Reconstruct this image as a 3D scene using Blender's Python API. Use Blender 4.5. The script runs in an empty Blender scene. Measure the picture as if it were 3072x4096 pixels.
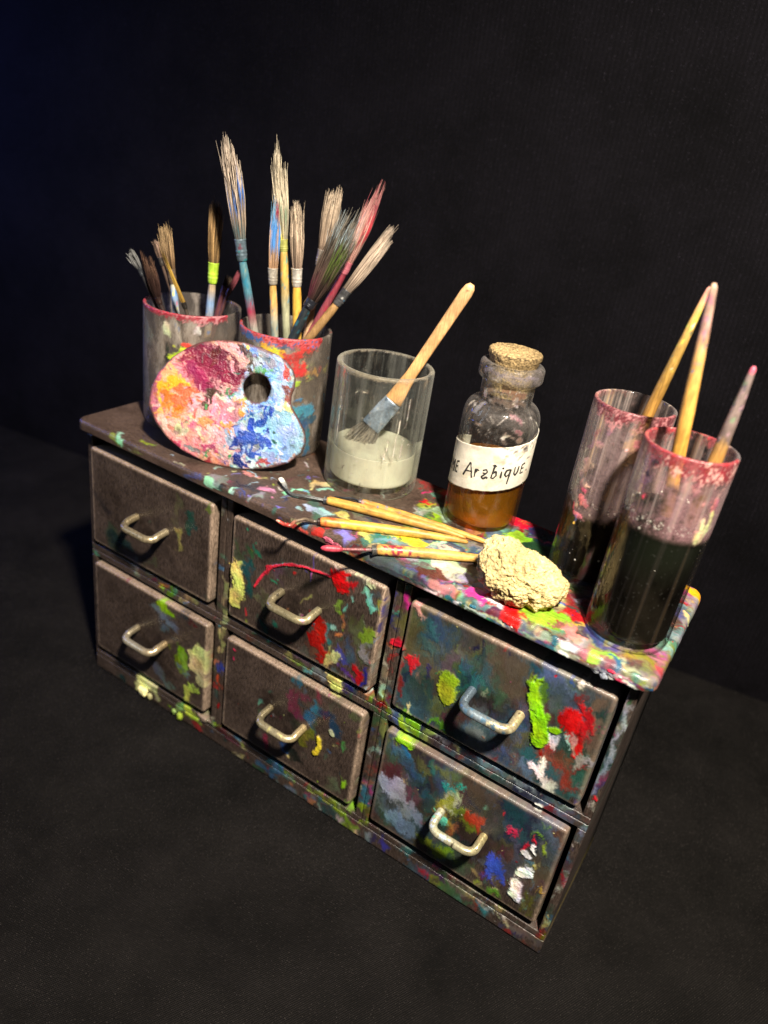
import bpy, math, random
import numpy as np
from mathutils import Vector, noise as mnoise

random.seed(7)
RNG = np.random.default_rng(11)
MM = 0.001
scene = bpy.context.scene
COL = scene.collection

# ------------------------------------------------------------------ sizes (mm)
TOP_W, TOP_D, TOP_Z, TOP_T = 300.0, 79.8, 161.3, 5.1
CX0, CX1, CY = 3.3, 295.7, 4.9

# ------------------------------------------------------------------ helpers
def lin(h):
    h = h.lstrip('#')
    c = np.array([int(h[i:i+2], 16) for i in (0, 2, 4)]) / 255.0
    return np.where(c <= 0.04045, c / 12.92, ((c + 0.055) / 1.055) ** 2.4)

def fbm(n, beta, seed, ax=1.0, ay=1.0):
    g = np.random.default_rng(seed)
    f = np.fft.fft2(g.standard_normal((n, n)))
    fx = np.fft.fftfreq(n)[None, :] * ax
    fy = np.fft.fftfreq(n)[:, None] * ay
    k = np.sqrt(fx * fx + fy * fy)
    k[0, 0] = 1.0
    f = f / k ** beta
    f[0, 0] = 0
    r = np.real(np.fft.ifft2(f))
    return (r / r.std()).astype(np.float32)

NS = 512
N_SOFT = fbm(NS, 1.7, 1)
N_MID = fbm(NS, 1.15, 2)
N_FINE = fbm(NS, 0.55, 3)
N_STREAK_X = fbm(NS, 1.1, 4, ax=5.0, ay=1.0)
N_STREAK_Y = fbm(NS, 1.1, 5, ax=1.0, ay=5.0)

def win(N, i0, i1, j0, j1, oi, oj, step=1.0):
    a = (np.arange(i0, i1) * step + oi).astype(int) % NS
    b = (np.arange(j0, j1) * step + oj).astype(int) % NS
    return N[np.ix_(a, b)]

def sstep(a, b, x):
    t = np.clip((x - a) / (b - a), 0, 1)
    return t * t * (3 - 2 * t)

class Canvas:
    """Paint laid on a surface: colour, coverage and real thickness (mm)."""
    def __init__(s, u0, u1, v0, v1, res, base):
        s.u0, s.v0, s.res = u0, v0, res
        s.nu, s.nv = int((u1 - u0) / res) + 1, int((v1 - v0) / res) + 1
        s.col = np.zeros((s.nv, s.nu, 3), np.float32) + np.asarray(base, np.float32)
        s.h = np.zeros((s.nv, s.nu), np.float32)
        s.cov = np.zeros((s.nv, s.nu), np.float32)
        s.k = 0
    def stroke(s, pts, w, col, h=0.1, edge=0.5, op=1.0, jit=0.28, dry=0.0, soften=0.0, wobble=1.0):
        s.k += 1
        g = np.random.default_rng(1000 + s.k)
        p = np.asarray(pts, float).reshape(-1, 2)
        m = w * 1.3 + 0.5
        j0 = max(0, int((p[:, 0].min() - m - s.u0) / s.res)); j1 = min(s.nu, int((p[:, 0].max() + m - s.u0) / s.res) + 2)
        i0 = max(0, int((p[:, 1].min() - m - s.v0) / s.res)); i1 = min(s.nv, int((p[:, 1].max() + m - s.v0) / s.res) + 2)
        if j1 <= j0 or i1 <= i0:
            return
        U = (np.arange(j0, j1) * s.res + s.u0)[None, :]
        V = (np.arange(i0, i1) * s.res + s.v0)[:, None]
        oi, oj = g.integers(0, NS, 2)
        st = float(np.clip(36.0 / max(w, 1.0), 1.5, 14.0)); st2 = float(np.clip(12.0 / max(w, 1.0), 1.0, 4.0))
        soft = win(N_SOFT, i0, i1, j0, j1, oi, oj, st)
        softb = win(N_SOFT, i0, i1, j0, j1, oj + 77, oi + 31, st)
        mid = win(N_MID, i0, i1, j0, j1, oj, oi, st2)
        fine = win(N_FINE, i0, i1, j0, j1, oi, oi, 1.0)
        wob = min(w * 0.26, 2.2) * wobble
        Uw = U + soft * wob; Vw = V + softb * wob
        d = np.full((i1 - i0, j1 - j0), 1e9)
        for a, b in zip(p[:-1], p[1:]):
            ab = b - a; L2 = max(1e-9, ab @ ab)
            t = np.clip(((Uw - a[0]) * ab[0] + (Vw - a[1]) * ab[1]) / L2, 0, 1)
            d = np.minimum(d, np.hypot(Uw - a[0] - t * ab[0], Vw - a[1] - t * ab[1]))
        d = d / (w * 0.5) - 0.12
        dirx = abs(p[-1][0] - p[0][0]) > abs(p[-1][1] - p[0][1])
        streak = win(N_STREAK_X if dirx else N_STREAK_Y, i0, i1, j0, j1, oj, oi, 1.0)
        d = d + mid * edge * 0.42 + fine * edge * 0.08 + streak * edge * 0.22
        mask = (1 - sstep(0.78 - soften, 1.0, d)) * op
        if dry:
            mask = mask * sstep(-0.6, 0.7, streak * 0.8 + mid * 0.5 + (1 - dry) * 2.2 - np.clip(d, 0, 1) * 1.2 + 0.4)
        c = np.asarray(col, np.float32)
        tint = (1 + jit * 0.55 * streak[..., None] + jit * 0.3 * mid[..., None])
        hue = 1 + jit * 0.35 * np.stack([soft, np.roll(soft, 40, 0), np.roll(soft, 80, 1)], -1)
        cc = np.clip(c * tint * hue + 0.012 * np.clip(fine, -1, 2)[..., None] * jit, 0.002, 0.9)
        S = (slice(i0, i1), slice(j0, j1))
        s.col[S] = s.col[S] * (1 - mask[..., None]) + cc * mask[..., None]
        relief = np.clip(0.75 + 0.3 * streak + 0.25 * mid + 0.18 * fine, 0.1, 2.0)
        ridge = np.exp(-((d - 0.78) / 0.16) ** 2) * 0.25
        s.h[S] = s.h[S] * (1 - 0.55 * mask) + mask * (h * (0.85 + ridge * 0.6) + min(h, 0.16) * (relief - 0.85))
        s.cov[S] = np.maximum(s.cov[S] * (1 - 0.2 * mask), mask)
    def table(s, txt, k=1.0, hk=1.0, solid=False):
        for l in txt.strip().split('\n'):
            a = l.split()
            w, c, h = float(a[-3]), a[-2], float(a[-1])
            s.stroke([float(x) for x in a[:-3]], w, lin(c) * k, max(0.04, h * 0.7) * hk, op=1.0 if (solid or h > 0.25) else (0.9 if h > 0.05 else 0.55), dry=0.0 if (solid or h > 0.25) else 0.45, soften=0.05 if h > 0.25 else (0.15 if solid else 0.45), wobble=0.35 if (h > 0.5 or w < 2) else 1.0, edge=0.3 if w < 2 else (0.36 if h > 0.5 else 0.5))
    def smear(s, amp, step, seed, u_from=-1e9, u_to=None, streak=False):
        """Drag the wet paint about: colour and relief are pulled along a noise field."""
        g = np.random.default_rng(seed); o = g.integers(0, NS, 4)
        A = win(N_STREAK_Y if streak else N_SOFT, 0, s.nv, 0, s.nu, o[0], o[1], step); B = win(N_SOFT if not streak else N_MID, 0, s.nv, 0, s.nu, o[2], o[3], step)
        U = np.arange(s.nu)[None, :] * s.res + s.u0 + 0 * A; V = np.arange(s.nv)[:, None] * s.res + s.v0 + 0 * A
        if streak: A, B = B * 0.25, A
        k = amp if u_to is None else amp * sstep(u_from, u_to, U)
        s.col, s.h, s.cov = [x.astype(np.float32) for x in s.sample(U + A * k, V + B * k)]
    def sample(s, u, v):
        x = np.clip((u - s.u0) / s.res, 0, s.nu - 1.001); y = np.clip((v - s.v0) / s.res, 0, s.nv - 1.001)
        j = x.astype(int); i = y.astype(int); fx = (x - j); fy = (y - i)
        def bl(A):
            e = (Ellipsis, None) if A.ndim == 3 else (Ellipsis,)
            X, Y = fx[e], fy[e]
            return (A[i, j] * (1 - X) + A[i, j + 1] * X) * (1 - Y) + (A[i + 1, j] * (1 - X) + A[i + 1, j + 1] * X) * Y
        return bl(s.col), bl(s.h), bl(s.cov)

def mesh_obj(name, verts, quads=None, tris=None, col=None, mat=None, parent=None, loc=(0, 0, 0), smooth=True, polys=None):
    """One mesh object; vertices come in world millimetres."""
    me = bpy.data.meshes.new(name)
    v = (np.asarray(verts, np.float64) * MM).astype(np.float32)
    off = np.asarray(parent.location if parent is not None else loc, np.float32)
    if parent is not None and parent.parent is not None:
        off = off + np.asarray(parent.parent.location, np.float32)
    v = v - off
    loops, starts, totals = [], [], []
    n = 0
    for F, k in ((quads, 4), (tris, 3)):
        if F is not None and len(F):
            F = np.asarray(F, np.int32)
            loops.append(F.ravel()); starts.append(n + np.arange(len(F)) * k); totals.append(np.full(len(F), k)); n += F.size
    for P in (polys or []):
        loops.append(np.asarray(P, np.int32)); starts.append(np.array([n])); totals.append(np.array([len(P)])); n += len(P)
    loops = np.concatenate(loops); starts = np.concatenate(starts); totals = np.concatenate(totals)
    me.vertices.add(len(v)); me.vertices.foreach_set('co', v.ravel())
    me.loops.add(len(loops)); me.loops.foreach_set('vertex_index', loops.astype(np.int32))
    me.polygons.add(len(starts)); me.polygons.foreach_set('loop_start', starts.astype(np.int32)); me.polygons.foreach_set('loop_total', totals.astype(np.int32))
    if smooth:
        me.polygons.foreach_set('use_smooth', np.ones(len(starts), bool))
    if col is not None:
        a = me.color_attributes.new('Col', 'FLOAT_COLOR', 'POINT')
        c = np.ones((len(v), 4), np.float32); col = np.asarray(col, np.float32); c[:, :col.shape[1]] = col
        a.data.foreach_set('color', c.ravel())
    me.update(calc_edges=True); me.validate()
    o = bpy.data.objects.new(name, me); COL.objects.link(o)
    if mat: me.materials.append(mat)
    if parent is not None: o.parent = parent
    else: o.location = loc
    return o

def thing(name, loc_mm, label, cat, group=None):
    o = bpy.data.objects.new(name, None); COL.objects.link(o)
    o.location = [x * MM for x in loc_mm]; o.empty_display_size = 0.01
    o['label'] = label; o['category'] = cat
    if group: o['group'] = group
    return o

def grid_faces(nr, nc, wrap=False, base=0, flip=False):
    i = np.arange(nr - 1)[:, None]; j = np.arange(nc if wrap else nc - 1)[None, :]
    a = i * nc + j; b = i * nc + (j + 1) % nc; c = (i + 1) * nc + (j + 1) % nc; d = (i + 1) * nc + j
    f = np.stack([a, b, c, d], -1).reshape(-1, 4) + base
    return f[:, ::-1] if flip else f

def clustered(a, b, r, step):
    ang = np.linspace(0, math.pi / 2, 6)[:-1]
    e = r * (1 - np.cos(ang))
    mid = np.linspace(a + r, b - r, max(2, int((b - a - 2 * r) / step) + 1))
    return np.concatenate([a + e, mid, (b - e)[::-1]])

def panel(u0, u1, v0, v1, r, corner, step, depth, canvas=None, hk=1.5, cap=True, lev=(0.06, 0.25, 0.6, 1.0)):
    """Rounded slab seen from its front: returns (u, v, n), quads, polys, colours."""
    vs = clustered(v0, v1, r, step)
    us = clustered(0, u1 - u0, r, step) / (u1 - u0)
    dv = np.minimum(vs - v0, v1 - vs)
    ins = np.where(dv < corner, corner - np.sqrt(np.maximum(0, corner ** 2 - (corner - dv) ** 2)), 0) if corner > 0 else np.zeros_like(vs)
    U = (u0 + ins)[:, None] + (u1 - u0 - 2 * ins)[:, None] * us[None, :]
    V = np.repeat(vs[:, None], len(us), 1)
    qx = np.abs(U - (u0 + u1) / 2) - ((u1 - u0) / 2 - corner); qy = np.abs(V - (v0 + v1) / 2) - ((v1 - v0) / 2 - corner)
    sd = np.hypot(np.maximum(qx, 0), np.maximum(qy, 0)) + np.minimum(np.maximum(qx, qy), 0) - corner
    k = np.clip(r + sd, 0, r)
    Nn = -(r - np.sqrt(np.maximum(0, r * r - k * k)))
    nr, nc = U.shape
    q = [grid_faces(nr, nc)]
    if canvas is not None:
        c, h, cov = canvas.sample(U, V)
        Nn = Nn + h * hk * np.clip(-sd / (r * 0.8) + 0.35, 0, 1)
        colr = np.concatenate([c, cov[..., None]], -1).reshape(-1, 4)
    else:
        colr = np.zeros((nr * nc, 4))
    verts = np.stack([U, V, Nn], -1).reshape(-1, 3)
    idx = np.arange(nr * nc).reshape(nr, nc)
    ring = np.concatenate([idx[0, :], idx[1:, -1], idx[-1, -2::-1], idx[-2:0:-1, 0]])
    m = len(ring); levels = lev
    cu, cvv = (u0 + u1) / 2, (v0 + v1) / 2
    ox = np.sign(verts[ring][:, 0] - cu) * (np.abs(np.abs(verts[ring][:, 0] - cu) - (u1 - u0) / 2) < corner * .5 + .01)
    oy = np.sign(verts[ring][:, 1] - cvv) * (np.abs(np.abs(verts[ring][:, 1] - cvv) - (v1 - v0) / 2) < corner * .5 + .01)
    prev = ring; allv = [verts]; allc = [colr]; n = len(verts)
    for t in levels:
        b = verts[ring].copy(); b[:, 2] = b[:, 2] * (1 - t) - depth * t
        cc = colr[ring].copy()
        if canvas is not None:
            e_ = min(t * depth, 5.0)
            c_, h_, v_ = canvas.sample(b[:, 0] + ox * e_, b[:, 1] + oy * e_)
            cc = np.concatenate([c_, v_[:, None]], -1)
            if depth < 10 and t < 1: b[:, 0] += ox * h_ * hk; b[:, 1] += oy * h_ * hk
        cur = n + np.arange(m); n += m; allv.append(b); allc.append(cc)
        q.append(np.stack([prev, cur, np.roll(cur, -1), np.roll(prev, -1)], -1)); prev = cur
    polys = [list(prev[::-1])] if cap else []
    return np.concatenate(allv), np.concatenate(q), polys, np.concatenate(allc)

def merge(parts):
    V, Q, P, Cc, n = [], [], [], [], 0
    for v, q, p, c in parts:
        V.append(v); Q.append(q + n); P += [[i + n for i in x] for x in p]; Cc.append(c); n += len(v)
    return np.concatenate(V), np.concatenate(Q), P, np.concatenate(Cc)

def frames(P):
    P = np.asarray(P, float); T = np.gradient(P, axis=0); T /= np.linalg.norm(T, axis=1)[:, None] + 1e-12
    up = np.array([0, 0, 1.0]) if abs(T[0][2]) < 0.9 else np.array([1.0, 0, 0])
    A = np.cross(up, T[0]); A /= np.linalg.norm(A); out = []
    for t in T:
        A = A - t * (A @ t); A /= np.linalg.norm(A); out.append((A.copy(), np.cross(t, A)))
    return np.array([o[0] for o in out]), np.array([o[1] for o in out])

def tube(P, rad, ns=16, caps=True, flat=1.0, bump=0.0, seed=0):
    """Swept tube: returns verts, quads, polys."""
    P = np.asarray(P, float); rad = np.broadcast_to(np.asarray(rad, float), (len(P),))
    A, B = frames(P); th = np.arange(ns) / ns * 2 * math.pi
    R = rad[:, None]
    if bump:
        g = np.random.default_rng(seed); oi, oj = g.integers(0, NS, 2)
        R = R + bump * win(N_SOFT, 0, len(P), 0, ns, oi, oj, 3.0)
    V = P[:, None, :] + R[..., None] * (np.cos(th)[None, :, None] * A[:, None, :] + flat * np.sin(th)[None, :, None] * B[:, None, :])
    n = len(P)
    polys = [list(range(ns))[::-1], list(range((n - 1) * ns, n * ns))] if caps else []
    return V.reshape(-1, 3), grid_faces(n, ns, True), polys

def resample(pts, n):
    p = np.asarray(pts, float); s = np.concatenate([[0], np.cumsum(np.linalg.norm(np.diff(p, axis=0), axis=1))])
    t = np.linspace(0, s[-1], n)
    return np.stack([np.interp(t, s, p[:, i]) for i in range(p.shape[1])], -1)

def smooth_path(pts, n, it=8):
    p = resample(pts, n)
    for _ in range(it):
        p[1:-1] = 0.5 * p[1:-1] + 0.25 * (p[:-2] + p[2:])
    return p

def spot_colours(V, base_stops, axis_t, dabs, seed, amt=0.22):
    """Colour along a handle: stops (t, hex) plus blotches (t0, t1, hex, density)."""
    ts = np.array([s[0] for s in base_stops]); cs = np.array([lin(s[1]) for s in base_stops])
    c = np.stack([np.interp(axis_t, ts, cs[:, i]) for i in range(3)], -1)
    n1 = np.array([mnoise.noise(Vector((p[0] * 0.35 + seed, p[1] * 0.35, p[2] * 0.12))) for p in V])
    n2 = np.array([mnoise.noise(Vector((p[0] * 1.3 + seed, p[1] * 1.3 + 9, p[2] * 0.5))) for p in V])
    c = c * (1 + amt * n1 + amt * n2)[:, None]
    cov = np.zeros(len(V))
    for k, (t0, t1, hx, den) in enumerate(dabs):
        m = np.array([mnoise.noise(Vector((p[0] * 0.5 + seed + 13 * k, p[1] * 0.5 + 5, p[2] * 0.28))) for p in V]) * 0.9 + 0.35 * n2
        inside = sstep(t0 - 0.015, t0 + 0.015, axis_t) * (1 - sstep(t1 - 0.015, t1 + 0.015, axis_t))
        mk = sstep(0.5 - den, 0.62 - den, m) * inside
        c = c * (1 - mk[:, None]) + lin(hx) * mk[:, None]; cov = np.maximum(cov, mk)
    return np.concatenate([np.clip(c, 0.002, 0.9), cov[:, None]], -1)

# ------------------------------------------------------------------ materials
def new_mat(name):
    m = bpy.data.materials.new(name); m.use_nodes = True
    nt = m.node_tree; nt.nodes.clear()
    return m, nt

def nd(nt, t, **kw):
    n = nt.nodes.new(t)
    for k, v in kw.items():
        if k in n.inputs.keys(): n.inputs[k].default_value = v
        else: setattr(n, k, v)
    return n

def noise_node(nt, co, scale, detail=4, rough=0.6, sx=(1, 1, 1)):
    mp = nd(nt, 'ShaderNodeMapping'); mp.inputs['Scale'].default_value = sx
    nt.links.new(co, mp.inputs['Vector'])
    n = nd(nt, 'ShaderNodeTexNoise'); n.inputs['Scale'].default_value = scale; n.inputs['Detail'].default_value = detail; n.inputs['Roughness'].default_value = rough
    nt.links.new(mp.outputs['Vector'], n.inputs['Vector'])
    return n.outputs['Fac']

def mathn(nt, op, a, b=None, c=None):
    m = nd(nt, 'ShaderNodeMath', operation=op)
    for i, x in enumerate((a, b, c)):
        if x is None: continue
        if isinstance(x, (int, float)): m.inputs[i].default_value = x
        else: nt.links.new(x, m.inputs[i])
    return m.outputs[0]

def maprange(nt, v, a, b, c, d):
    m = nd(nt, 'ShaderNodeMapRange'); nt.links.new(v, m.inputs[0])
    for i, x in enumerate((a, b, c, d)): m.inputs[1 + i].default_value = x
    return m.outputs[0]

def real_glass(name, tint=(1, 1, 1), rough=0.0, ior=1.47, wav=0.00015):
    m, nt = new_mat(name); L = nt.links
    out = nd(nt, 'ShaderNodeOutputMaterial'); b = nd(nt, 'ShaderNodeBsdfPrincipled'); L.new(b.outputs[0], out.inputs[0])
    b.inputs['Base Color'].default_value = (*tint, 1); b.inputs['Transmission Weight'].default_value = 1.0; b.inputs['Roughness'].default_value = rough; b.inputs['IOR'].default_value = ior
    return m

def coords(nt):
    return nd(nt, 'ShaderNodeTexCoord').outputs['Object']

def painted_mat(name, grain=(1, 1, 1), gscale=900, gamt=0.6, rough=0.5, prough=0.36, bump=0.00012, spec=0.5, attr=True, base=None, metallic=0.0, dark=0.5, pbump=0.5, coat=0.0):
    m, nt = new_mat(name); L = nt.links
    b = nd(nt, 'ShaderNodeBsdfPrincipled'); out = nd(nt, 'ShaderNodeOutputMaterial'); L.new(b.outputs[0], out.inputs[0])
    co = coords(nt)
    g = noise_node(nt, co, gscale, 3, 0.65, grain)
    g2 = noise_node(nt, co, gscale * 2.3, 2, 0.5, grain)
    big = noise_node(nt, co, 60, 4, 0.6)
    if attr:
        at = nd(nt, 'ShaderNodeAttribute', attribute_name='Col'); colr, alpha = at.outputs['Color'], at.outputs['Alpha']
    else:
        rgb = nd(nt, 'ShaderNodeRGB'); rgb.outputs[0].default_value = (*base, 1); colr = rgb.outputs[0]
        alpha = mathn(nt, 'MULTIPLY', big, 0.0)
    wood = maprange(nt, g, 0.35, 0.65, 1 - gamt * dark, 1 + gamt * 0.6)
    paint = maprange(nt, g2, 0.3, 0.7, 0.88, 1.1)
    mix = nd(nt, 'ShaderNodeMix', data_type='FLOAT'); L.new(alpha, mix.inputs[0]); L.new(wood, mix.inputs[2]); L.new(paint, mix.inputs[3])
    fac = mathn(nt, 'MULTIPLY', mix.outputs[0], maprange(nt, big, 0.3, 0.7, 0.66, 1.3))
    vm = nd(nt, 'ShaderNodeVectorMath', operation='SCALE'); L.new(colr, vm.inputs[0]); L.new(fac, vm.inputs['Scale'])
    L.new(vm.outputs[0], b.inputs['Base Color'])
    rm = nd(nt, 'ShaderNodeMix', data_type='FLOAT'); L.new(alpha, rm.inputs[0]); rm.inputs[2].default_value = rough; rm.inputs[3].default_value = prough
    r2 = mathn(nt, 'ADD', rm.outputs[0], maprange(nt, big, 0.3, 0.7, -0.08, 0.1)); L.new(r2, b.inputs['Roughness'])
    hm = nd(nt, 'ShaderNodeMix', data_type='FLOAT'); L.new(alpha, hm.inputs[0]); L.new(g, hm.inputs[2])
    L.new(mathn(nt, 'MULTIPLY', g2, pbump), hm.inputs[3])
    bp = nd(nt, 'ShaderNodeBump'); bp.inputs['Strength'].default_value = 1.0; bp.inputs['Distance'].default_value = bump
    L.new(hm.outputs[0], bp.inputs['Height']); L.new(bp.outputs[0], b.inputs['Normal'])
    b.inputs['Specular IOR Level'].default_value = spec; b.inputs['Metallic'].default_value = metallic
    if coat: b.inputs['Coat Weight'].default_value = coat; b.inputs['Coat Roughness'].default_value = 0.2
    return m

def glass_mat(name, tint=(0.97, 0.98, 0.97), haze=0.03, hazecol=(0.5, 0.5, 0.5), rough=0.04, edge=0.35, dirt_scale=(1, 1, 0.25), streak=0.0, streakcol=(0.4, 0.3, 0.2), spark=0.0, zmin=None, refr=0.6):
    """Clear thin-wall glass (transparent + Fresnel gloss) with residue from the Col attribute (alpha = cover)."""
    m, nt = new_mat(name); L = nt.links
    out = nd(nt, 'ShaderNodeOutputMaterial'); co = coords(nt)
    tr = nd(nt, 'ShaderNodeBsdfTransparent'); tr.inputs[0].default_value = (*tint, 1)
    gl = nd(nt, 'ShaderNodeBsdfGlossy'); gl.inputs['Roughness'].default_value = rough
    wav = noise_node(nt, co, 220, 3, 0.5, (1, 1, 0.35))
    bp = nd(nt, 'ShaderNodeBump'); bp.inputs['Strength'].default_value = 0.5; bp.inputs['Distance'].default_value = 0.0006; L.new(wav, bp.inputs['Height'])
    L.new(bp.outputs[0], gl.inputs['Normal'])
    fw = nd(nt, 'ShaderNodeLayerWeight'); fw.inputs['Blend'].default_value = 0.5; L.new(bp.outputs[0], fw.inputs['Normal'])
    frs = mathn(nt, 'ADD', mathn(nt, 'MULTIPLY', mathn(nt, 'POWER', fw.outputs['Facing'], 5.0), 0.7), 0.04)
    m1 = nd(nt, 'ShaderNodeMixShader'); L.new(frs, m1.inputs[0]); L.new(tr.outputs[0], m1.inputs[1]); L.new(gl.outputs[0], m1.inputs[2])
    # near the silhouette the wall is thick to look through and bends light
    rf = nd(nt, 'ShaderNodeBsdfGlass'); rf.inputs['IOR'].default_value = 1.46; rf.inputs['Roughness'].default_value = 0.0; rf.inputs['Color'].default_value = (*tint, 1)
    lr = nd(nt, 'ShaderNodeLayerWeight'); lr.inputs['Blend'].default_value = 0.5
    mr = nd(nt, 'ShaderNodeMixShader'); L.new(maprange(nt, lr.outputs['Facing'], 0.45, 0.85, 0.0, refr), mr.inputs[0]); L.new(m1.outputs[0], mr.inputs[1]); L.new(rf.outputs[0], mr.inputs[2])
    m1 = mr
    hz = nd(nt, 'ShaderNodeBsdfDiffuse'); hz.inputs[0].default_value = (*hazecol, 1)
    tl = nd(nt, 'ShaderNodeBsdfTranslucent'); tl.inputs[0].default_value = (*hazecol, 1)
    hh = nd(nt, 'ShaderNodeMixShader'); hh.inputs[0].default_value = 0.5; L.new(hz.outputs[0], hh.inputs[1]); L.new(tl.outputs[0], hh.inputs[2])
    smear = noise_node(nt, co, 300, 6, 0.7, dirt_scale)
    lw = nd(nt, 'ShaderNodeLayerWeight'); lw.inputs['Blend'].default_value = 0.5
    eg = mathn(nt, 'MULTIPLY', mathn(nt, 'POWER', lw.outputs['Facing'], 4.0), edge)  # pale silhouette edge: light bent in the wall, put in as diffuse colour
    hf = mathn(nt, 'ADD', mathn(nt, 'MULTIPLY', maprange(nt, smear, 0.52, 0.78, 0.15, 1.6), haze), eg)
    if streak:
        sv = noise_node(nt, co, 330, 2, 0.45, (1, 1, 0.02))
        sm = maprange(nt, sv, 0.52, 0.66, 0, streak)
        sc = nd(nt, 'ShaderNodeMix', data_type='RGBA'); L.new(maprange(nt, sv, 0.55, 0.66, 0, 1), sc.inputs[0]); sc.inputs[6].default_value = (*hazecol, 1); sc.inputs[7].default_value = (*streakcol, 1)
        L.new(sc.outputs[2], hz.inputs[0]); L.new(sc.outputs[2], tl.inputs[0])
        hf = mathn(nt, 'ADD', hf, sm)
    if spark:
        sp = noise_node(nt, co, 1500, 2, 0.5)
        hf = mathn(nt, 'ADD', hf, maprange(nt, sp, 0.69, 0.74, 0, spark))
    if zmin is not None:
        sx = nd(nt, 'ShaderNodeSeparateXYZ'); L.new(co, sx.inputs[0])
        zz = mathn(nt, 'ADD', sx.outputs[2], mathn(nt, 'MULTIPLY', wav, 0.006))
        hf = mathn(nt, 'MULTIPLY', hf, maprange(nt, zz, zmin - 0.002, zmin + 0.004, 0.05, 1.0))
    hf = mathn(nt, 'MINIMUM', hf, 0.95)
    m2 = nd(nt, 'ShaderNodeMixShader'); L.new(hf, m2.inputs[0]); L.new(m1.outputs[0], m2.inputs[1]); L.new(hh.outputs[0], m2.inputs[2])
    at = nd(nt, 'ShaderNodeAttribute', attribute_name='Col')
    pb = nd(nt, 'ShaderNodeBsdfPrincipled'); pb.inputs['Roughness'].default_value = 0.4; L.new(at.outputs['Color'], pb.inputs['Base Color'])
    fn = noise_node(nt, co, 900, 3, 0.6)
    bp2 = nd(nt, 'ShaderNodeBump'); bp2.inputs['Distance'].default_value = 0.0004; bp2.inputs['Strength'].default_value = 0.7; L.new(fn, bp2.inputs['Height']); L.new(bp2.outputs[0], pb.inputs['Normal'])
    al = mathn(nt, 'MULTIPLY', at.outputs['Alpha'], maprange(nt, fn, 0.3, 0.6, 0.55, 1.0))
    m3 = nd(nt, 'ShaderNodeMixShader'); L.new(al, m3.inputs[0]); L.new(m2.outputs[0], m3.inputs[1]); L.new(pb.outputs[0], m3.inputs[2])
    L.new(m3.outputs[0], out.inputs[0])
    return m

def liquid_mat(name, col, opaque=0.6, tcol=(0.5, 0.3, 0.1), rough=0.08, speck=0.0, speckcol=(0.5, 0.5, 0.5), swirl=0.3, topcol=None, ztop=0.0):
    m, nt = new_mat(name); L = nt.links
    out = nd(nt, 'ShaderNodeOutputMaterial'); co = coords(nt)
    sw = noise_node(nt, co, 90, 5, 0.6, (1, 1, 0.6))
    rgb = nd(nt, 'ShaderNodeMix', data_type='RGBA'); L.new(maprange(nt, sw, 0.35, 0.65, 0, 1), rgb.inputs[0])
    rgb.inputs[6].default_value = (*[c * (1 - swirl) for c in col], 1); rgb.inputs[7].default_value = (*[min(1, c * (1 + swirl)) for c in col], 1)
    cc = rgb.outputs[2]
    if topcol:
        sx = nd(nt, 'ShaderNodeSeparateXYZ'); L.new(co, sx.inputs[0])
        zz = mathn(nt, 'ADD', sx.outputs[2], mathn(nt, 'MULTIPLY', sw, 0.016))
        rt = nd(nt, 'ShaderNodeMix', data_type='RGBA'); L.new(maprange(nt, zz, ztop - 0.006, ztop + 0.010, 0, 1), rt.inputs[0]); L.new(cc, rt.inputs[6]); rt.inputs[7].default_value = (*topcol, 1); cc = rt.outputs[2]
    if speck:
        sp = noise_node(nt, co, 750, 2, 0.45)
        mk = maprange(nt, sp, 0.66, 0.70, 0, speck)
        r2 = nd(nt, 'ShaderNodeMix', data_type='RGBA'); L.new(mk, r2.inputs[0]); L.new(cc, r2.inputs[6]); r2.inputs[7].default_value = (*speckcol, 1); cc = r2.outputs[2]
    df = nd(nt, 'ShaderNodeBsdfDiffuse'); L.new(cc, df.inputs[0])
    tl = nd(nt, 'ShaderNodeBsdfTranslucent'); L.new(cc, tl.inputs[0])
    dm = nd(nt, 'ShaderNodeMixShader'); dm.inputs[0].default_value = 0.45; L.new(df.outputs[0], dm.inputs[1]); L.new(tl.outputs[0], dm.inputs[2])
    tr = nd(nt, 'ShaderNodeBsdfTransparent'); tr.inputs[0].default_value = (*tcol, 1)
    m1 = nd(nt, 'ShaderNodeMixShader'); m1.inputs[0].default_value = opaque; L.new(tr.outputs[0], m1.inputs[1]); L.new(dm.outputs[0], m1.inputs[2])
    gl = nd(nt, 'ShaderNodeBsdfGlossy'); gl.inputs['Roughness'].default_value = rough
    fw = nd(nt, 'ShaderNodeLayerWeight'); fw.inputs['Blend'].default_value = 0.5
    frs = mathn(nt, 'ADD', mathn(nt, 'MULTIPLY', mathn(nt, 'POWER', fw.outputs['Facing'], 5.0), 0.4), 0.02)
    m2 = nd(nt, 'ShaderNodeMixShader'); L.new(frs, m2.inputs[0]); L.new(m1.outputs[0], m2.inputs[1]); L.new(gl.outputs[0], m2.inputs[2])
    L.new(m2.outputs[0], out.inputs[0])
    return m

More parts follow.
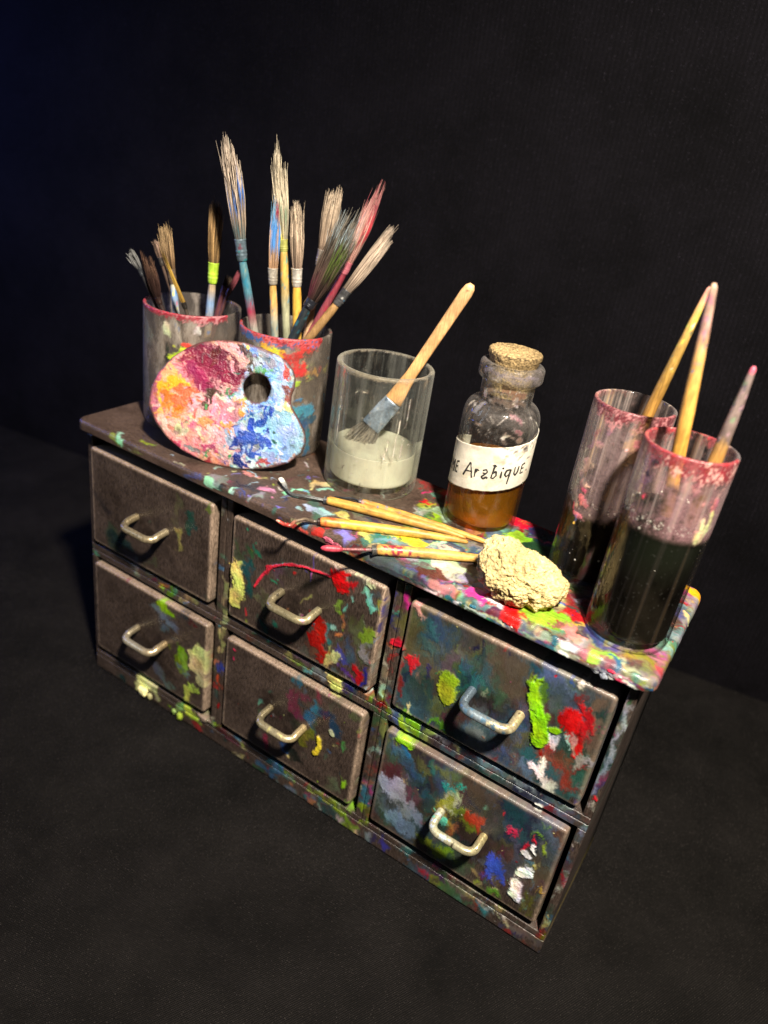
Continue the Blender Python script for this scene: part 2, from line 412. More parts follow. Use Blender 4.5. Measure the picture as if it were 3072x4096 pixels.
def fabric_mat(name, col, thread=(0.7, 0.7), period=0.0012, amt=0.5):
    m, nt = new_mat(name); L = nt.links
    b = nd(nt, 'ShaderNodeBsdfPrincipled'); out = nd(nt, 'ShaderNodeOutputMaterial'); L.new(b.outputs[0], out.inputs[0])
    co = coords(nt)
    def wave(rot, per):
        mp = nd(nt, 'ShaderNodeMapping'); mp.inputs['Rotation'].default_value = rot; L.new(co, mp.inputs[0])
        w = nd(nt, 'ShaderNodeTexWave'); w.inputs['Scale'].default_value = 1 / per / 3.1416 / 2 * 2; w.inputs['Distortion'].default_value = 0.6; w.inputs['Detail'].default_value = 1.0
        w.inputs['Detail Scale'].default_value = 2.0
        L.new(mp.outputs[0], w.inputs[0]); return w.outputs['Fac']
    w1 = wave((0, 0, thread[0]), period); w2 = wave((0, 0, thread[0] + 1.35), period * 0.8)
    n = noise_node(nt, co, 850, 3, 0.7); blot = noise_node(nt, co, 18, 7, 0.68)
    wv = mathn(nt, 'MULTIPLY', mathn(nt, 'ADD', mathn(nt, 'MULTIPLY', w1, 0.65), mathn(nt, 'MULTIPLY', w2, 0.35)), n)
    f = mathn(nt, 'MULTIPLY', maprange(nt, wv, 0.12, 0.40, 1 - amt * 1.7, 1 + amt * 2.2), maprange(nt, blot, 0.3, 0.7, 0.45, 1.6))
    sp = noise_node(nt, co, 1900, 1, 0.4)
    f = mathn(nt, 'ADD', f, maprange(nt, sp, 0.68, 0.76, 0, 9.0))
    vm = nd(nt, 'ShaderNodeVectorMath', operation='SCALE'); vm.inputs[0].default_value = col; L.new(f, vm.inputs['Scale'])
    L.new(vm.outputs[0], b.inputs['Base Color'])
    b.inputs['Roughness'].default_value = 0.85; b.inputs['Specular IOR Level'].default_value = 0.07
    bp = nd(nt, 'ShaderNodeBump'); bp.inputs['Distance'].default_value = 0.0003; bp.inputs['Strength'].default_value = 0.6; L.new(wv, bp.inputs['Height']); L.new(bp.outputs[0], b.inputs['Normal'])
    return m

# ---- paint strokes: polyline points, width (mm), colour, thickness (mm)
BARE_WOOD='''
241.9 139.9 250.7 135.9 13.4 43382f 0.2
251 134.3 258.2 124 9.4 43382f 0.2
220.5 149.8 232 148.7 7.3 43382f 0.2
245 119.7 255.7 102.1 9 3a302a 0.2
283.8 143.1 285.5 124.7 3.6 5a4a3e 0.2
286.2 132.3 287.3 118.4 2.9 5a4a3e 0.2
221.4 121 220.8 110.9 5.2 3a302a 0.2
204.6 90.9 212.3 89.4 4.7 3a302a 0.2
247.2 65.8 255.1 69.4 8.3 43382f 0.2
247.6 47.8 257.2 44.9 8.6 2e2622 0.2
271.1 35 280.7 27.5 7.5 43382f 0.2
283.7 49.2 289.6 42.6 7.1 43382f 0.2
227.1 47.5 234.7 37.9 6.9 3a302a 0.2
211.2 19.6 220.1 21.5 5.4 4a3a36 0.2
262.8 73 272.1 75.6 3.5 43382f 0.2
'''
FRONT_PAINT='''
71.8 140.6 70 125.7 5.7 5c5a40 0
71.6 124.6 71.9 114.7 3.9 a8a05a 0.2
78.3 134.5 80.1 127.3 5.2 1f4a45 0.1
21.1 102.2 28.3 96.4 11.1 3a443c 0.1
24.6 96.8 36.9 98.2 8.9 1d2f2e 0.1
56.9 99.5 45.1 88.2 6.3 4a4a38 0.1
61.6 90.9 52.3 89.5 5.3 45402f 0.1
13.1 119.1 19 113.9 6.6 1c1c26 0
90.2 146.2 90.8 143.9 3.7 5a7030 0.1
86 149.6 73.7 149.9 2.7 6a6a48 0
62.9 77.6 63.6 71.8 7.6 86b814 0.3
63.4 89.8 64 83.2 6.4 5f8a1a 0.2
57.1 69.5 69 65.3 10 6d8088 0.1
59.6 60.3 64.3 59.7 7.9 59707a 0.1
72.3 74.1 79.2 72.6 6.5 22343e 0.1
80.3 73.2 86 72.1 4.3 5a2326 0.1
73.4 49.7 76.6 41.7 7.8 7a9a1c 0.3
86.1 54.5 89.2 46.7 7.6 e2de94 0.4
71.9 39 79.1 37.6 6.9 66767e 0.1
25.9 77.7 32.8 77.3 2.9 8a3a44 0.1
101.4 107.9 101.8 84.3 4.3 8f8a5e 0.2
101 79 101.3 64 3.1 a8a06c 0.3
100.7 54.3 100.2 52.9 4.3 4a2a6a 0.1
90.6 93.2 111.9 89.5 3 45463a 0.1
87.3 56.1 90 41.7 8.1 e4e09c 0.4
74.6 49.1 76.3 40.6 6.9 86a83a 0.2
58.4 27.6 66.1 22.3 7.4 5d6a70 0.1
43.3 6.6 48.2 13.9 9.3 efe6a6 0.3
52.5 8.4 53.8 6.2 4.6 b9b480 0.3
82.5 27.7 81.9 23.2 7.1 b5c255 0.4
81.4 15.8 82.5 7 7.5 a8c040 0.4
74.1 8.3 74.9 7.4 6.5 7fae60 0.4
90.4 14.2 91.9 12.3 5.7 8a8468 0.6
95.9 15.5 96.3 13.6 4.3 8a8468 0.5
101.2 54.8 102.1 51.4 3.9 2a3a8a 0.1
99.8 56.6 101.2 56 3.9 7a2a6a 0.1
101.8 45.2 101.9 43.3 5.1 b0452a 0.2
103.6 11.1 117.9 10.4 7.1 4a2428 0.1
134.7 6 140.1 6.8 6.1 2f5a78 0.2
149 10.2 151.6 10 7.9 6f8a88 0.2
164.3 11.2 188.6 13.7 7.7 6f7f30 0.2
119.4 -12.1 133.7 -13.9 5.2 66666a 0.1
146.1 -0.5 159.2 0.3 4 5a6a70 0.1
161.1 86.4 166.8 86.2 6.7 7a8a80 0.2
108 134.7 111.9 126.8 4.7 45503a 0.1
113.8 135.8 117.6 129.4 4.6 3d5a40 0.1
117.2 134.3 118.9 132.9 2.1 7a8a24 0.1
120.2 137.1 122.3 131.5 2.9 1f6a54 0.1
111.9 126.8 112.4 120.2 6.3 4a5a42 0.1
110.2 120.7 110.7 102.2 5.7 ded672 0.5
116.7 125.2 117.5 108.7 5.4 1c4f4f 0.2
127 116.4 127.2 104.1 7 55543e 0.2
123.5 108.5 127.9 106 4 6a664e 0.2
114.4 143.6 114.4 143.4 1.9 2f8a6c 0.1
134.2 125.5 134.4 125.4 1.4 2f9a70 0.2
131.3 122.3 132.5 122.7 2.1 2f8a60 0.2
153.5 146.6 151.9 131.7 0.7 5a4aa0 0.2
152.8 138.2 152.8 134.6 0.9 d070b0 0.2
117.4 99.2 117.5 96 1.5 d02a3a 0.2
125.9 100.3 129.1 93.1 4.8 1c5a4c 0.1
134.3 99.8 136 99.9 4 207060 0.1
148.3 119.3 154.8 126.6 1 8a8450 0.1
155.1 102.1 155.7 97 9.1 6a4038 0.1
159.7 114.6 161.9 109.6 5.5 bb1d12 0.3
157.8 105.9 164.3 97 6 a21b13 0.3
150.5 111.3 151.1 105.5 2.6 b56c94 0.2
164.4 114 165.3 106.8 3.6 2a7a74 0.2
167.5 116 168 115.1 3.3 8ac0b0 0.2
171 122.6 172.8 117.6 2.8 c07a50 0.2
170.6 112.7 171.3 112.7 4.3 d08050 0.2
182.2 140.3 183.7 135.5 3.7 78c2b0 0.3
175.4 134.8 176.1 132.4 1.7 8ad0bc 0.2
173 128.7 173.3 126.7 2.4 70c0b0 0.2
187.8 135.8 188.1 135.2 2 38a090 0.2
169 128.8 169.8 125.6 2.1 80a83a 0.2
174.1 143.3 188.8 142.1 3.4 3c4648 0.2
168 146 170.3 145 5.4 8a8a80 0.3
177.1 146.8 185.4 146 3.7 b4b494 0.3
188.2 139.8 188.6 133 1.7 8a8a30 0.2
178.9 120.8 183.9 112.3 11.2 55603a 0.2
184.5 121.6 183.2 116.4 7.6 7d8d2e 0.4
175.2 111.4 175.2 101.4 9.3 44586a 0.2
173 106.4 174 99.2 5.1 4a4a94 0.2
172 97.3 183.3 92 4.5 5a3a88 0.2
183.9 112.3 191.4 101.4 5.6 6a7068 0.3
180.5 100.6 182.3 93.8 6.6 bb1420 0.4
188 108.6 188.3 108 2.1 b02030 0.2
186.7 98.7 188.1 92.4 2.7 2a2a8a 0.3
169.5 101.4 168.3 96 4.5 c8c080 0.4
171.5 87.4 171.4 82.5 5.3 ded67c 0.5
177.5 85.4 178.2 83.3 5.3 2a2060 0.2
130.5 86.5 131 85.9 1.8 2f8a7a 0.2
167.4 140.1 168.9 140.1 7.2 c20f14 0.5
163.4 140.7 166.7 139.8 2.4 c20f14 0.4
165.2 145.4 166.8 140.5 1.8 c20f14 0.4
172.6 141.2 168.8 140.5 4.1 b80f18 0.4
121.7 115 124.1 120.4 127 125.5 131.3 130.5 137.3 134.5 143.2 137 149.9 138.6 156.6 139.3 162.4 139.9 1.3 cc2a3e 0.7
126.9 125.8 130.6 129.7 2 cc2a3e 0.5
194.3 146.6 193.9 141.3 3.5 25287a 0.2
190.6 141.1 191 122.2 1.6 20246a 0.3
194.1 136.6 194.5 136.1 3 2a9a8a 0.2
196.4 131.1 196.8 128.9 5 1c1f62 0.2
197.4 121.3 201.6 122.8 3.4 b2182c 0.6
194.3 119.3 196.3 120 2.4 c0683a 0.3
200.1 143.7 200.2 141.7 2.6 cc2a84 0.4
193.6 111.1 195 107.3 2.8 a0a088 0.3
195.1 104.4 197.1 103.2 4.2 7a7466 0.2
196.7 96.9 197.4 91.8 1.5 b0e0c8 0.3
189.1 90 189.4 89.7 2.2 d0d8d0 0.3
196.2 85.9 196.4 85.7 3.5 8a1420 0.3
204.6 144.9 206.6 145.9 5.6 cf9290 0.4
200.3 144.5 200.6 142.9 3.8 b8307c 0.3
207.9 132.4 208.7 132.4 6.9 4a6670 0.2
212.5 139.4 214.5 129.4 5 2f5560 0.2
218.7 134.4 211.4 127.7 6.7 4a5c64 0.2
203.8 120.7 204.9 99.4 5.3 7a1c1c 0.2
207.3 121.2 209.2 115 4 c82028 0.4
214.9 121.1 216.2 114.1 1.9 2a2060 0.2
213 112.3 213.9 110.3 4 b08070 0.2
215.3 107.6 218.6 99.6 10.7 2f4a4c 0.1
226.3 118 227 110.7 6.8 a6be2a 0.6
225.1 133.8 225.5 133.6 3.7 a0b828 0.3
222.3 124.3 222.7 123.1 2.1 a0b828 0.3
227 130.7 227.5 124.4 7.5 5c5458 0.1
230.3 130.7 230.7 129.1 3.3 2f7a80 0.2
233.5 129.3 234 128.2 4.8 3a5a70 0.2
230.1 120.2 238.9 125.4 3.8 2f6a70 0.2
240.1 127.1 241.2 124 3.3 2a6a60 0.2
236.5 146.3 234.5 135.8 0.9 14143a 0.2
232.8 141.6 233.1 140.9 1.9 14143a 0.1
248.4 145.3 248.8 143.7 1.4 20204a 0.1
225.2 93.4 227.2 92.6 6.3 5a8a28 0.3
211.5 96.2 213.4 91.2 1.8 c8c88a 0.4
230.1 135.2 233.8 133.6 4.9 4a4a44 0
256.8 144.7 262.4 137.4 6.8 20505a 0.2
263.4 145 274.7 142.9 8.2 4a6080 0.2
267.1 136.6 274.8 129.6 9 505a6a 0.2
261.8 137 264.3 133.1 5.3 5a7a24 0.2
273 146.7 273.7 146.6 2.5 3a60b8 0.3
271.8 129.6 272.6 128.3 3.8 3a50a0 0.2
277.4 141 278.4 139.9 5.1 7a2424 0.2
279.8 137.3 283.8 128.1 4.1 aa141c 0.4
278.8 129.5 282.5 113.3 8.2 c01414 0.4
282 127 279.4 123.4 1.6 6a1010 0.3
278.7 122 281.5 114.5 1.8 d8a098 0.3
279.6 106.5 285 97.5 4.7 8a2c20 0.2
269.2 108.2 279.3 107.3 5.6 7a4434 0.2
259.9 97.9 267.5 93.1 10 6a6050 0.2
258.7 93 260 90.9 7.6 4a6a80 0.2
264.9 97.3 268.7 91.8 5 5a7a90 0.2
267.7 108.1 269 106.1 3.2 a01a10 0.3
272 103.2 272.5 95.5 6.8 f0ece2 0.4
275.5 98.7 277.5 97.1 5.7 6a4a40 0
285.3 112.4 287.2 113.6 4.2 8c8c8c 0.3
283.1 107 287.9 111.2 1.6 8a2424 0.2
286 99.2 289 99.4 6.3 5a6a70 0.2
288.4 96 289.2 94.5 5.5 3a6a6a 0.2
276.5 147.9 277.2 146.1 2.3 e8e0d8 0.4
270.7 118.7 273.2 114.7 3.5 f4f4ee 0.3
259.5 135.7 262.9 126.8 266.2 119.6 268.7 113.1 5.1 82bc12 0.9
266 111.4 268.1 112.3 4 82bc12 0.8
271.6 120.7 273 121 2.9 7ab410 0.7
276.2 120.4 278.6 115.4 1.1 b0dcd4 0.4
293.4 147.3 293.1 125.1 3.4 9aa0a8 0.2
293.6 123.6 291.6 103.2 2.9 8a98a8 0.2
293.5 97.7 294 96.6 2.7 c01a2a 0.5
210.8 87.4 211.6 85.8 7.5 86b824 0.4
221.4 85.7 221.9 85 7.4 8a9a4a 0.2
226.4 87.9 228.3 87.1 4.6 a098a8 0.2
237.6 84.9 246.2 85.5 2.7 7a3a34 0.1
246.2 85.5 259 84.9 3 5a7888 0.2
263.1 84.8 271.3 84.4 3.1 8a9aa0 0.2
281.1 86.4 286.4 86.8 3 6a7a80 0.2
200.5 75.5 198.4 70.8 7.9 8a9450 0.2
194 20.2 194.6 20 6.7 3f7a90 0.2
208.3 76.3 213.1 76.2 4.8 a2dc22 0.5
207.8 68.2 222.1 63.4 4.9 3f5a78 0.3
212.5 71.4 213.3 69.7 3.9 2f6fa4 0.3
206.8 59.7 208.2 54.9 11 5a2432 0.1
221 69.4 222.2 68 8.6 6a7040 0.2
225.7 69.3 226.2 66.3 7.6 2f6a6a 0.2
235.1 72.5 236.1 72.1 11.1 5a6a40 0.2
207.7 46.3 211.6 46.8 14.4 aab2bb 0.4
217.1 43.7 218.2 43.3 10.2 b2b2bb 0.3
212.8 28.3 217.2 26.7 12.7 7a94a8 0.3
221.3 37.2 223.4 36.4 10.2 8a98a8 0.2
227.2 56.8 228.2 56.4 5.8 22283a 0.1
221.5 51.6 222.5 48.8 7 6a4650 0.1
237.3 66.4 238.5 65 6.6 2fa594 0.4
241.9 68 243.1 68.4 2.8 2fa594 0.4
240.9 62.2 240.3 56.2 6.2 b2c298 0.4
238.9 54 240.7 41.3 7.7 97912f 0.3
246.3 53.8 249.7 50.6 6.6 7d8431 0.3
236.8 46.5 237.2 44.5 3.9 78ecca 0.5
252.2 57.2 253.7 52.6 4.6 b04428 0.3
242.5 41.5 243.9 41.4 4.9 a86a48 0.2
237.9 26.9 241 25.8 9.6 7d9d22 0.2
267 69.6 268.1 68.3 10.5 204050 0.2
270 64.2 271.4 61.9 9.7 304a5a 0.2
262.6 59.5 262.5 52.6 9 3a3c38 0.1
270.6 54.6 272 41.8 7.2 4a4a58 0.2
280 69.8 287.3 63.6 7.7 3f5a60 0.2
278.2 67.3 278.7 67 2.9 74a222 0.4
283.3 64.8 284.5 61.3 2.1 8aa030 0.3
266.5 46.6 268.2 43.3 3.7 5a2a38 0.1
268.2 36.1 262.2 23 3.8 5a2040 0.2
264.1 26.6 266.9 26.4 4.8 4a3f8a 0.2
264.1 42.2 266.3 30.9 5.4 3f55cc 0.3
267.9 61.5 268.7 59.2 3.4 cc2c58 0.4
262.5 67.2 263 67.1 1.4 d02a3a 0.3
270.7 64.7 270.9 64.3 1.6 a02040 0.3
277.2 63.2 278 61.1 1.4 d81a30 0.4
275.1 58.7 275.9 55.4 1.8 c0203a 0.3
278.5 59.8 279.9 57.5 2.5 f0f0f0 0.5
276.1 54.4 277.8 52.9 3 f4f4f4 0.6
277.1 41.9 280.3 44.6 4 f4f2f0 0.6
277.2 35.4 277.7 32.2 278.2 27.1 4.3 f6f4f2 0.7
276.5 28.7 277.1 28 4.7 f2f0ee 0.6
282.1 28.8 284.2 25.7 2.4 6aa090 0.3
279.5 49.2 281.6 50.9 3.6 4a7a90 0.2
281.2 49.4 282.1 49 1.4 d8d060 0.4
284.4 33.3 286.4 20.3 7.3 5a5a20 0.1
267.3 20.6 269.8 21.6 6.8 649030 0.3
264.8 15.8 276.2 17.2 3.9 5a6a30 0.1
288 38.9 289.3 37.1 1.6 c89a40 0.4
257.6 27.2 259.1 24.7 3.9 a8885a 0.2
238.6 8.5 245 6.2 6.3 4a2058 0.2
235.1 6.2 236.5 4.1 4.2 9a1a2a 0.2
258.8 9.2 261.1 7.4 7.1 aaa262 0.2
265.2 5.9 267.4 4 7 2f8090 0.2
250.4 8.3 254.6 6.8 5.1 6a6a58 0.1
182.9 6.8 192.1 4.7 6.9 728e20 0.2
199.9 4.2 202.7 3.8 6.2 8a98a0 0.2
275.5 8.9 278.1 3.5 1.4 b8b094 0.4
272 8.2 274.1 5 1 b8b094 0.4
282.9 8 292.4 5.4 5.8 5a5450 0.1
275.1 79.5 275.4 79.2 3 e8e8e0 0.6
278.6 75.2 282.9 74.2 2.5 6a8a50 0.2
293.1 53.8 295.2 47.5 2.6 a02a30 0.2
293.2 79.1 293.5 83.6 3.3 6a7a8a 0.2
153.3 63.7 155.2 57.3 9.5 6a2a44 0.1
163.7 74.9 164.6 73 5.7 7a3044 0.1
150.9 74 151.6 73.1 5.3 2f6a80 0.1
162.9 63.3 164.4 55.5 8.2 1f6288 0.2
173.3 63.7 178.3 60.6 10.3 1f3c56 0.2
169.4 67.3 170.7 65.7 5.7 1f3048 0.1
112.2 72.6 112.4 71.9 1.5 c42a5c 0.3
111.9 66.8 112.1 66.3 1.4 c42a5c 0.3
168 48.9 169.1 44.4 168.2 39.9 166.6 38.2 2.9 dcc632 1.2
174.2 57.3 175 55.4 2.3 ccd4a2 0.8
182.4 52.6 182.8 51.6 3.9 3f8044 0.2
184.7 32.1 185.6 28 3.3 98c822 0.4
177.1 27.3 179.2 20.6 9.8 6a6a50 0.1
135.6 26.3 138.4 24.1 7.9 8a2a44 0.2
145.7 30.2 148.3 29.3 7.7 1f4a7c 0.2
161.1 48.3 157.3 39.2 4.8 74742a 0.3
140.6 15.7 141.9 15.9 6.6 1a4a3a 0.1
154.2 33.2 154.9 26.9 6.3 101c18 0.1
190 16.2 190.5 15.1 4.6 8ac030 0.4
184.4 73.1 188.4 75.6 3.3 4a5a34 0
170.1 87 171.6 84.3 6.6 d2ca72 0.5
177.1 85.2 178.4 83.7 5.5 2a2060 0.2
144.6 87.7 143.7 84.9 3 8a8450 0.2
196.1 34.2 196.5 24.6 5.4 2f6a80 0.2
196.3 19.4 197.4 19.2 4.4 80a828 0.3
'''
TOP_PAINT='''
25.5 -0.7 32.1 -1.8 4.1 7f8a40 0.1
31.7 1.3 33.2 0.8 6.4 9ee0bc 0.2
42.9 7.2 47.6 6.1 5 8fa830 0.2
40.6 -2.6 48.3 -2 3.1 8f9a58 0.1
38.1 -2.3 38.9 -2.5 2.2 a8a8a0 0.2
81.7 -1.3 82.7 -1.3 5.4 45507a 0.2
89.4 -1 97.1 -1.9 3.8 9ad0b4 0.3
94.9 5.4 97 5.3 6.5 7a8a84 0.1
97.4 0.8 115.3 8.3 7 1d1e28 0.1
108.2 2.5 111.2 2.4 3.6 3f4f94 0.2
104.8 2.1 105.8 2.1 2.7 9ad0b8 0.2
116.1 1 119.7 7.5 2 8a8a90 0.1
116.7 12.2 119.1 11.4 5.3 e58eba 0.2
121.9 7.6 122.3 7.9 1.6 e58eba 0.2
128.3 12.6 129.5 11.6 2.1 2a3050 0.1
131.3 3.4 132.1 3 3.4 7f70da 0.2
133.3 -2.7 135.4 -1.5 4.5 7066cc 0.2
128.9 -0.1 129.6 0.2 2.6 4f7a70 0.2
138.2 8.1 140.1 8 1.8 a8c8d0 0.2
145.8 15.3 149.1 15.7 3.7 96c6d6 0.2
143 -2.3 146.2 -0.9 3.8 d85444 0.3
145.8 1.7 147.6 1.6 2.4 5a8ab8 0.2
115.7 -1.6 116.7 -1.7 2 d08a90 0.2
129.3 32 129.9 36 4.9 dcd48c 0.2
135.1 34.6 136.8 34 4.6 96d8b6 0.2
138 16.1 145.7 13.4 8 4a6a58 0.1
143.9 12.8 146.6 13 6 aed0dc 0.2
152.5 20.9 161.4 22.4 9.2 5a6a58 0.1
164.8 20.7 173.8 19.9 7.7 7a7a6a 0.1
163.1 6 168 5.1 9.8 8a7ace 0.2
152.4 18 157.1 17.6 3.9 e4dc72 0.2
168.6 11.9 175.2 11.4 5 e4dc72 0.2
177 18.3 180.7 17.3 3.7 dcd478 0.2
187.5 19.6 192.1 22 7.6 eee642 0.4
198.1 28.3 199.2 29 4.5 b4e6a4 0.3
178.3 9.9 184.1 13.6 5.3 6aa0b0 0.2
151.6 -0.1 154.4 0.4 6.1 d83c36 0.3
163.4 -4.6 168.8 -4.8 4.2 b04c5e 0.4
168.9 -3.5 173.8 -1.8 4.7 5a1a24 0.2
168.3 69.2 169.8 70.3 3 d82c74 0.2
171.6 69.1 174.8 69.5 6 7eae9c 0.2
177.9 50.2 181.4 49.8 7.7 4a8252 0.2
182.7 51.2 187.4 50.6 8.3 b0c0b0 0.2
173.7 44.2 179.1 44.4 8.2 6a7a58 0.1
181.1 64.2 182.4 59.6 5.8 4a6a58 0.2
215.2 78.1 219.1 73.9 7.1 c81a32 0.3
211.8 78.7 219.6 80 3.5 e06a80 0.2
225.3 76.4 227.8 75 6.4 a61a22 0.2
225.9 62.5 233 57.4 15.9 1c3a20 0.1
219.7 59.7 223.2 59.6 6.7 92ca34 0.3
192.2 3.7 199.8 7.1 10.3 6a5a5a 0.1
185.4 -1.1 192.7 -0.2 9.1 4a5a5e 0.1
202.8 3.7 211.5 8.3 4.9 5e2c2c 0.3
208.7 15.1 217.7 12.5 5.8 bcc4ac 0.3
207.3 12.6 211.3 15.6 3 d8e0c8 0.3
218.3 13.1 220.9 11.6 6.1 9c88bc 0.2
210.6 -1.7 217.4 -0.8 7.1 dc8e8c 0.4
209.8 -3.5 212.2 -3 2.8 f0d8d4 0.3
203.3 -2 208.3 -1 6.6 5a6a74 0.2
220.5 -2.5 223.9 -3 5.3 3f9098 0.3
222.9 -3.6 225 -2.6 2.7 f0f0f0 0.4
227 4.8 230 5.9 5.3 d03e96 0.3
230.3 9 233.9 8.7 4.3 b81a2a 0.3
235.8 4.9 244.8 1.9 5.9 d01a20 0.5
234.6 4.6 237.2 4.5 3.6 f6f0ee 0.5
243.9 1.9 246.5 1.8 2.6 e6be32 0.4
242.7 -2.7 246.1 -2.9 3 f0f0ea 0.3
252.1 12.5 256.6 11.5 8.8 a0d03c 0.5
259.5 16.9 264.1 17.8 7.3 c82028 0.4
233.7 -5.2 235.5 -5.3 4 3a9054 0.4
255.2 23.8 256.4 23.1 3.3 2f5aa8 0.3
228.1 -4.4 231.4 -3.9 3.1 c0d8d4 0.3
198.6 -0.5 202.7 -2.6 4.4 2f6a6a 0.2
242 1.1 245.4 0.9 4 d82020 0.5
252.4 11.1 257.3 10.2 7.4 a0d03c 0.5
261 17.9 264 18.7 7.5 be1a24 0.4
257.6 30.9 260.7 27.9 10.6 8a1a24 0.2
258.3 11.1 264.8 9.2 4.9 8a4a50 0.2
266.4 12 270.8 8.3 6.4 dc8c7c 0.4
264.7 13.1 267.8 13.4 3.2 e6c654 0.4
268.4 -0.4 275.6 1.4 8.3 8f5c60 0.2
275.3 2.4 280.3 2.1 5.3 b07078 0.2
267.3 2.4 269.1 2.8 2.8 c8d0d8 0.3
262.3 0.9 262.9 0.1 2.2 2f6a80 0.6
259.9 -5.8 261.7 -6.6 3.5 3a6a80 0.3
267.8 -4.7 269.6 -5.4 2.2 f0f0ea 0.5
252.2 -2.7 259.3 -1.3 3.9 8aa08a 0.2
247.5 0.8 253.7 -0 3.2 5a6a70 0.2
277.5 3.1 282.6 4.2 4.2 a2d24e 0.4
283.8 4.1 285.3 3.1 3.7 3f7090 0.3
290.1 8.7 297.7 10.9 8.2 8f842c 0.2
294.5 5.6 296.3 5.1 6.6 7f8a4a 0.2
297 11.5 299.3 11.3 3.7 c8585e 0.3
285.9 -1 290.6 -1.3 3.6 d8a8b8 0.3
288 -4.8 289.2 -4.3 2.4 d23262 0.5
281.1 -4.2 285.8 -4.5 2.9 a8a8a8 0.3
294.9 -0.2 297.7 0.1 2.8 c0ccc0 0.2
297.3 -2.9 298.9 -2.6 4.2 4a8060 0.2
291.2 -5.2 293.5 -5.3 2.8 f0eee8 0.5
294.4 -2.3 296 -2 2.1 b83a48 0.3
281.4 -8.6 284 -9.5 2.8 f0f0ee 0.6
284.9 -8.7 288.3 -8.9 2.4 c4ccd8 0.6
295.3 74.5 299.4 74.3 5.8 f0b620 0.3
294.8 67.4 297.3 68.3 1.9 f0b620 0.3
300 67.8 301.6 45.4 8.4 8e8e8c 0.1
297.4 55.9 299.8 53.7 3.6 c4ac7c 0.3
300.2 46.2 302.1 45.9 3.1 5a90a0 0.2
295.5 44.6 299.1 45.2 1 a83a44 0.3
297.3 34.4 300.6 38.9 4.9 a0a4a0 0.2
298.3 27.5 300.8 27.2 5.6 7f7f30 0.2
298.6 19 299.8 16.4 4.6 8a7f40 0.2
294.1 58.9 296.5 59.7 2.4 6a8a90 0.2
'''
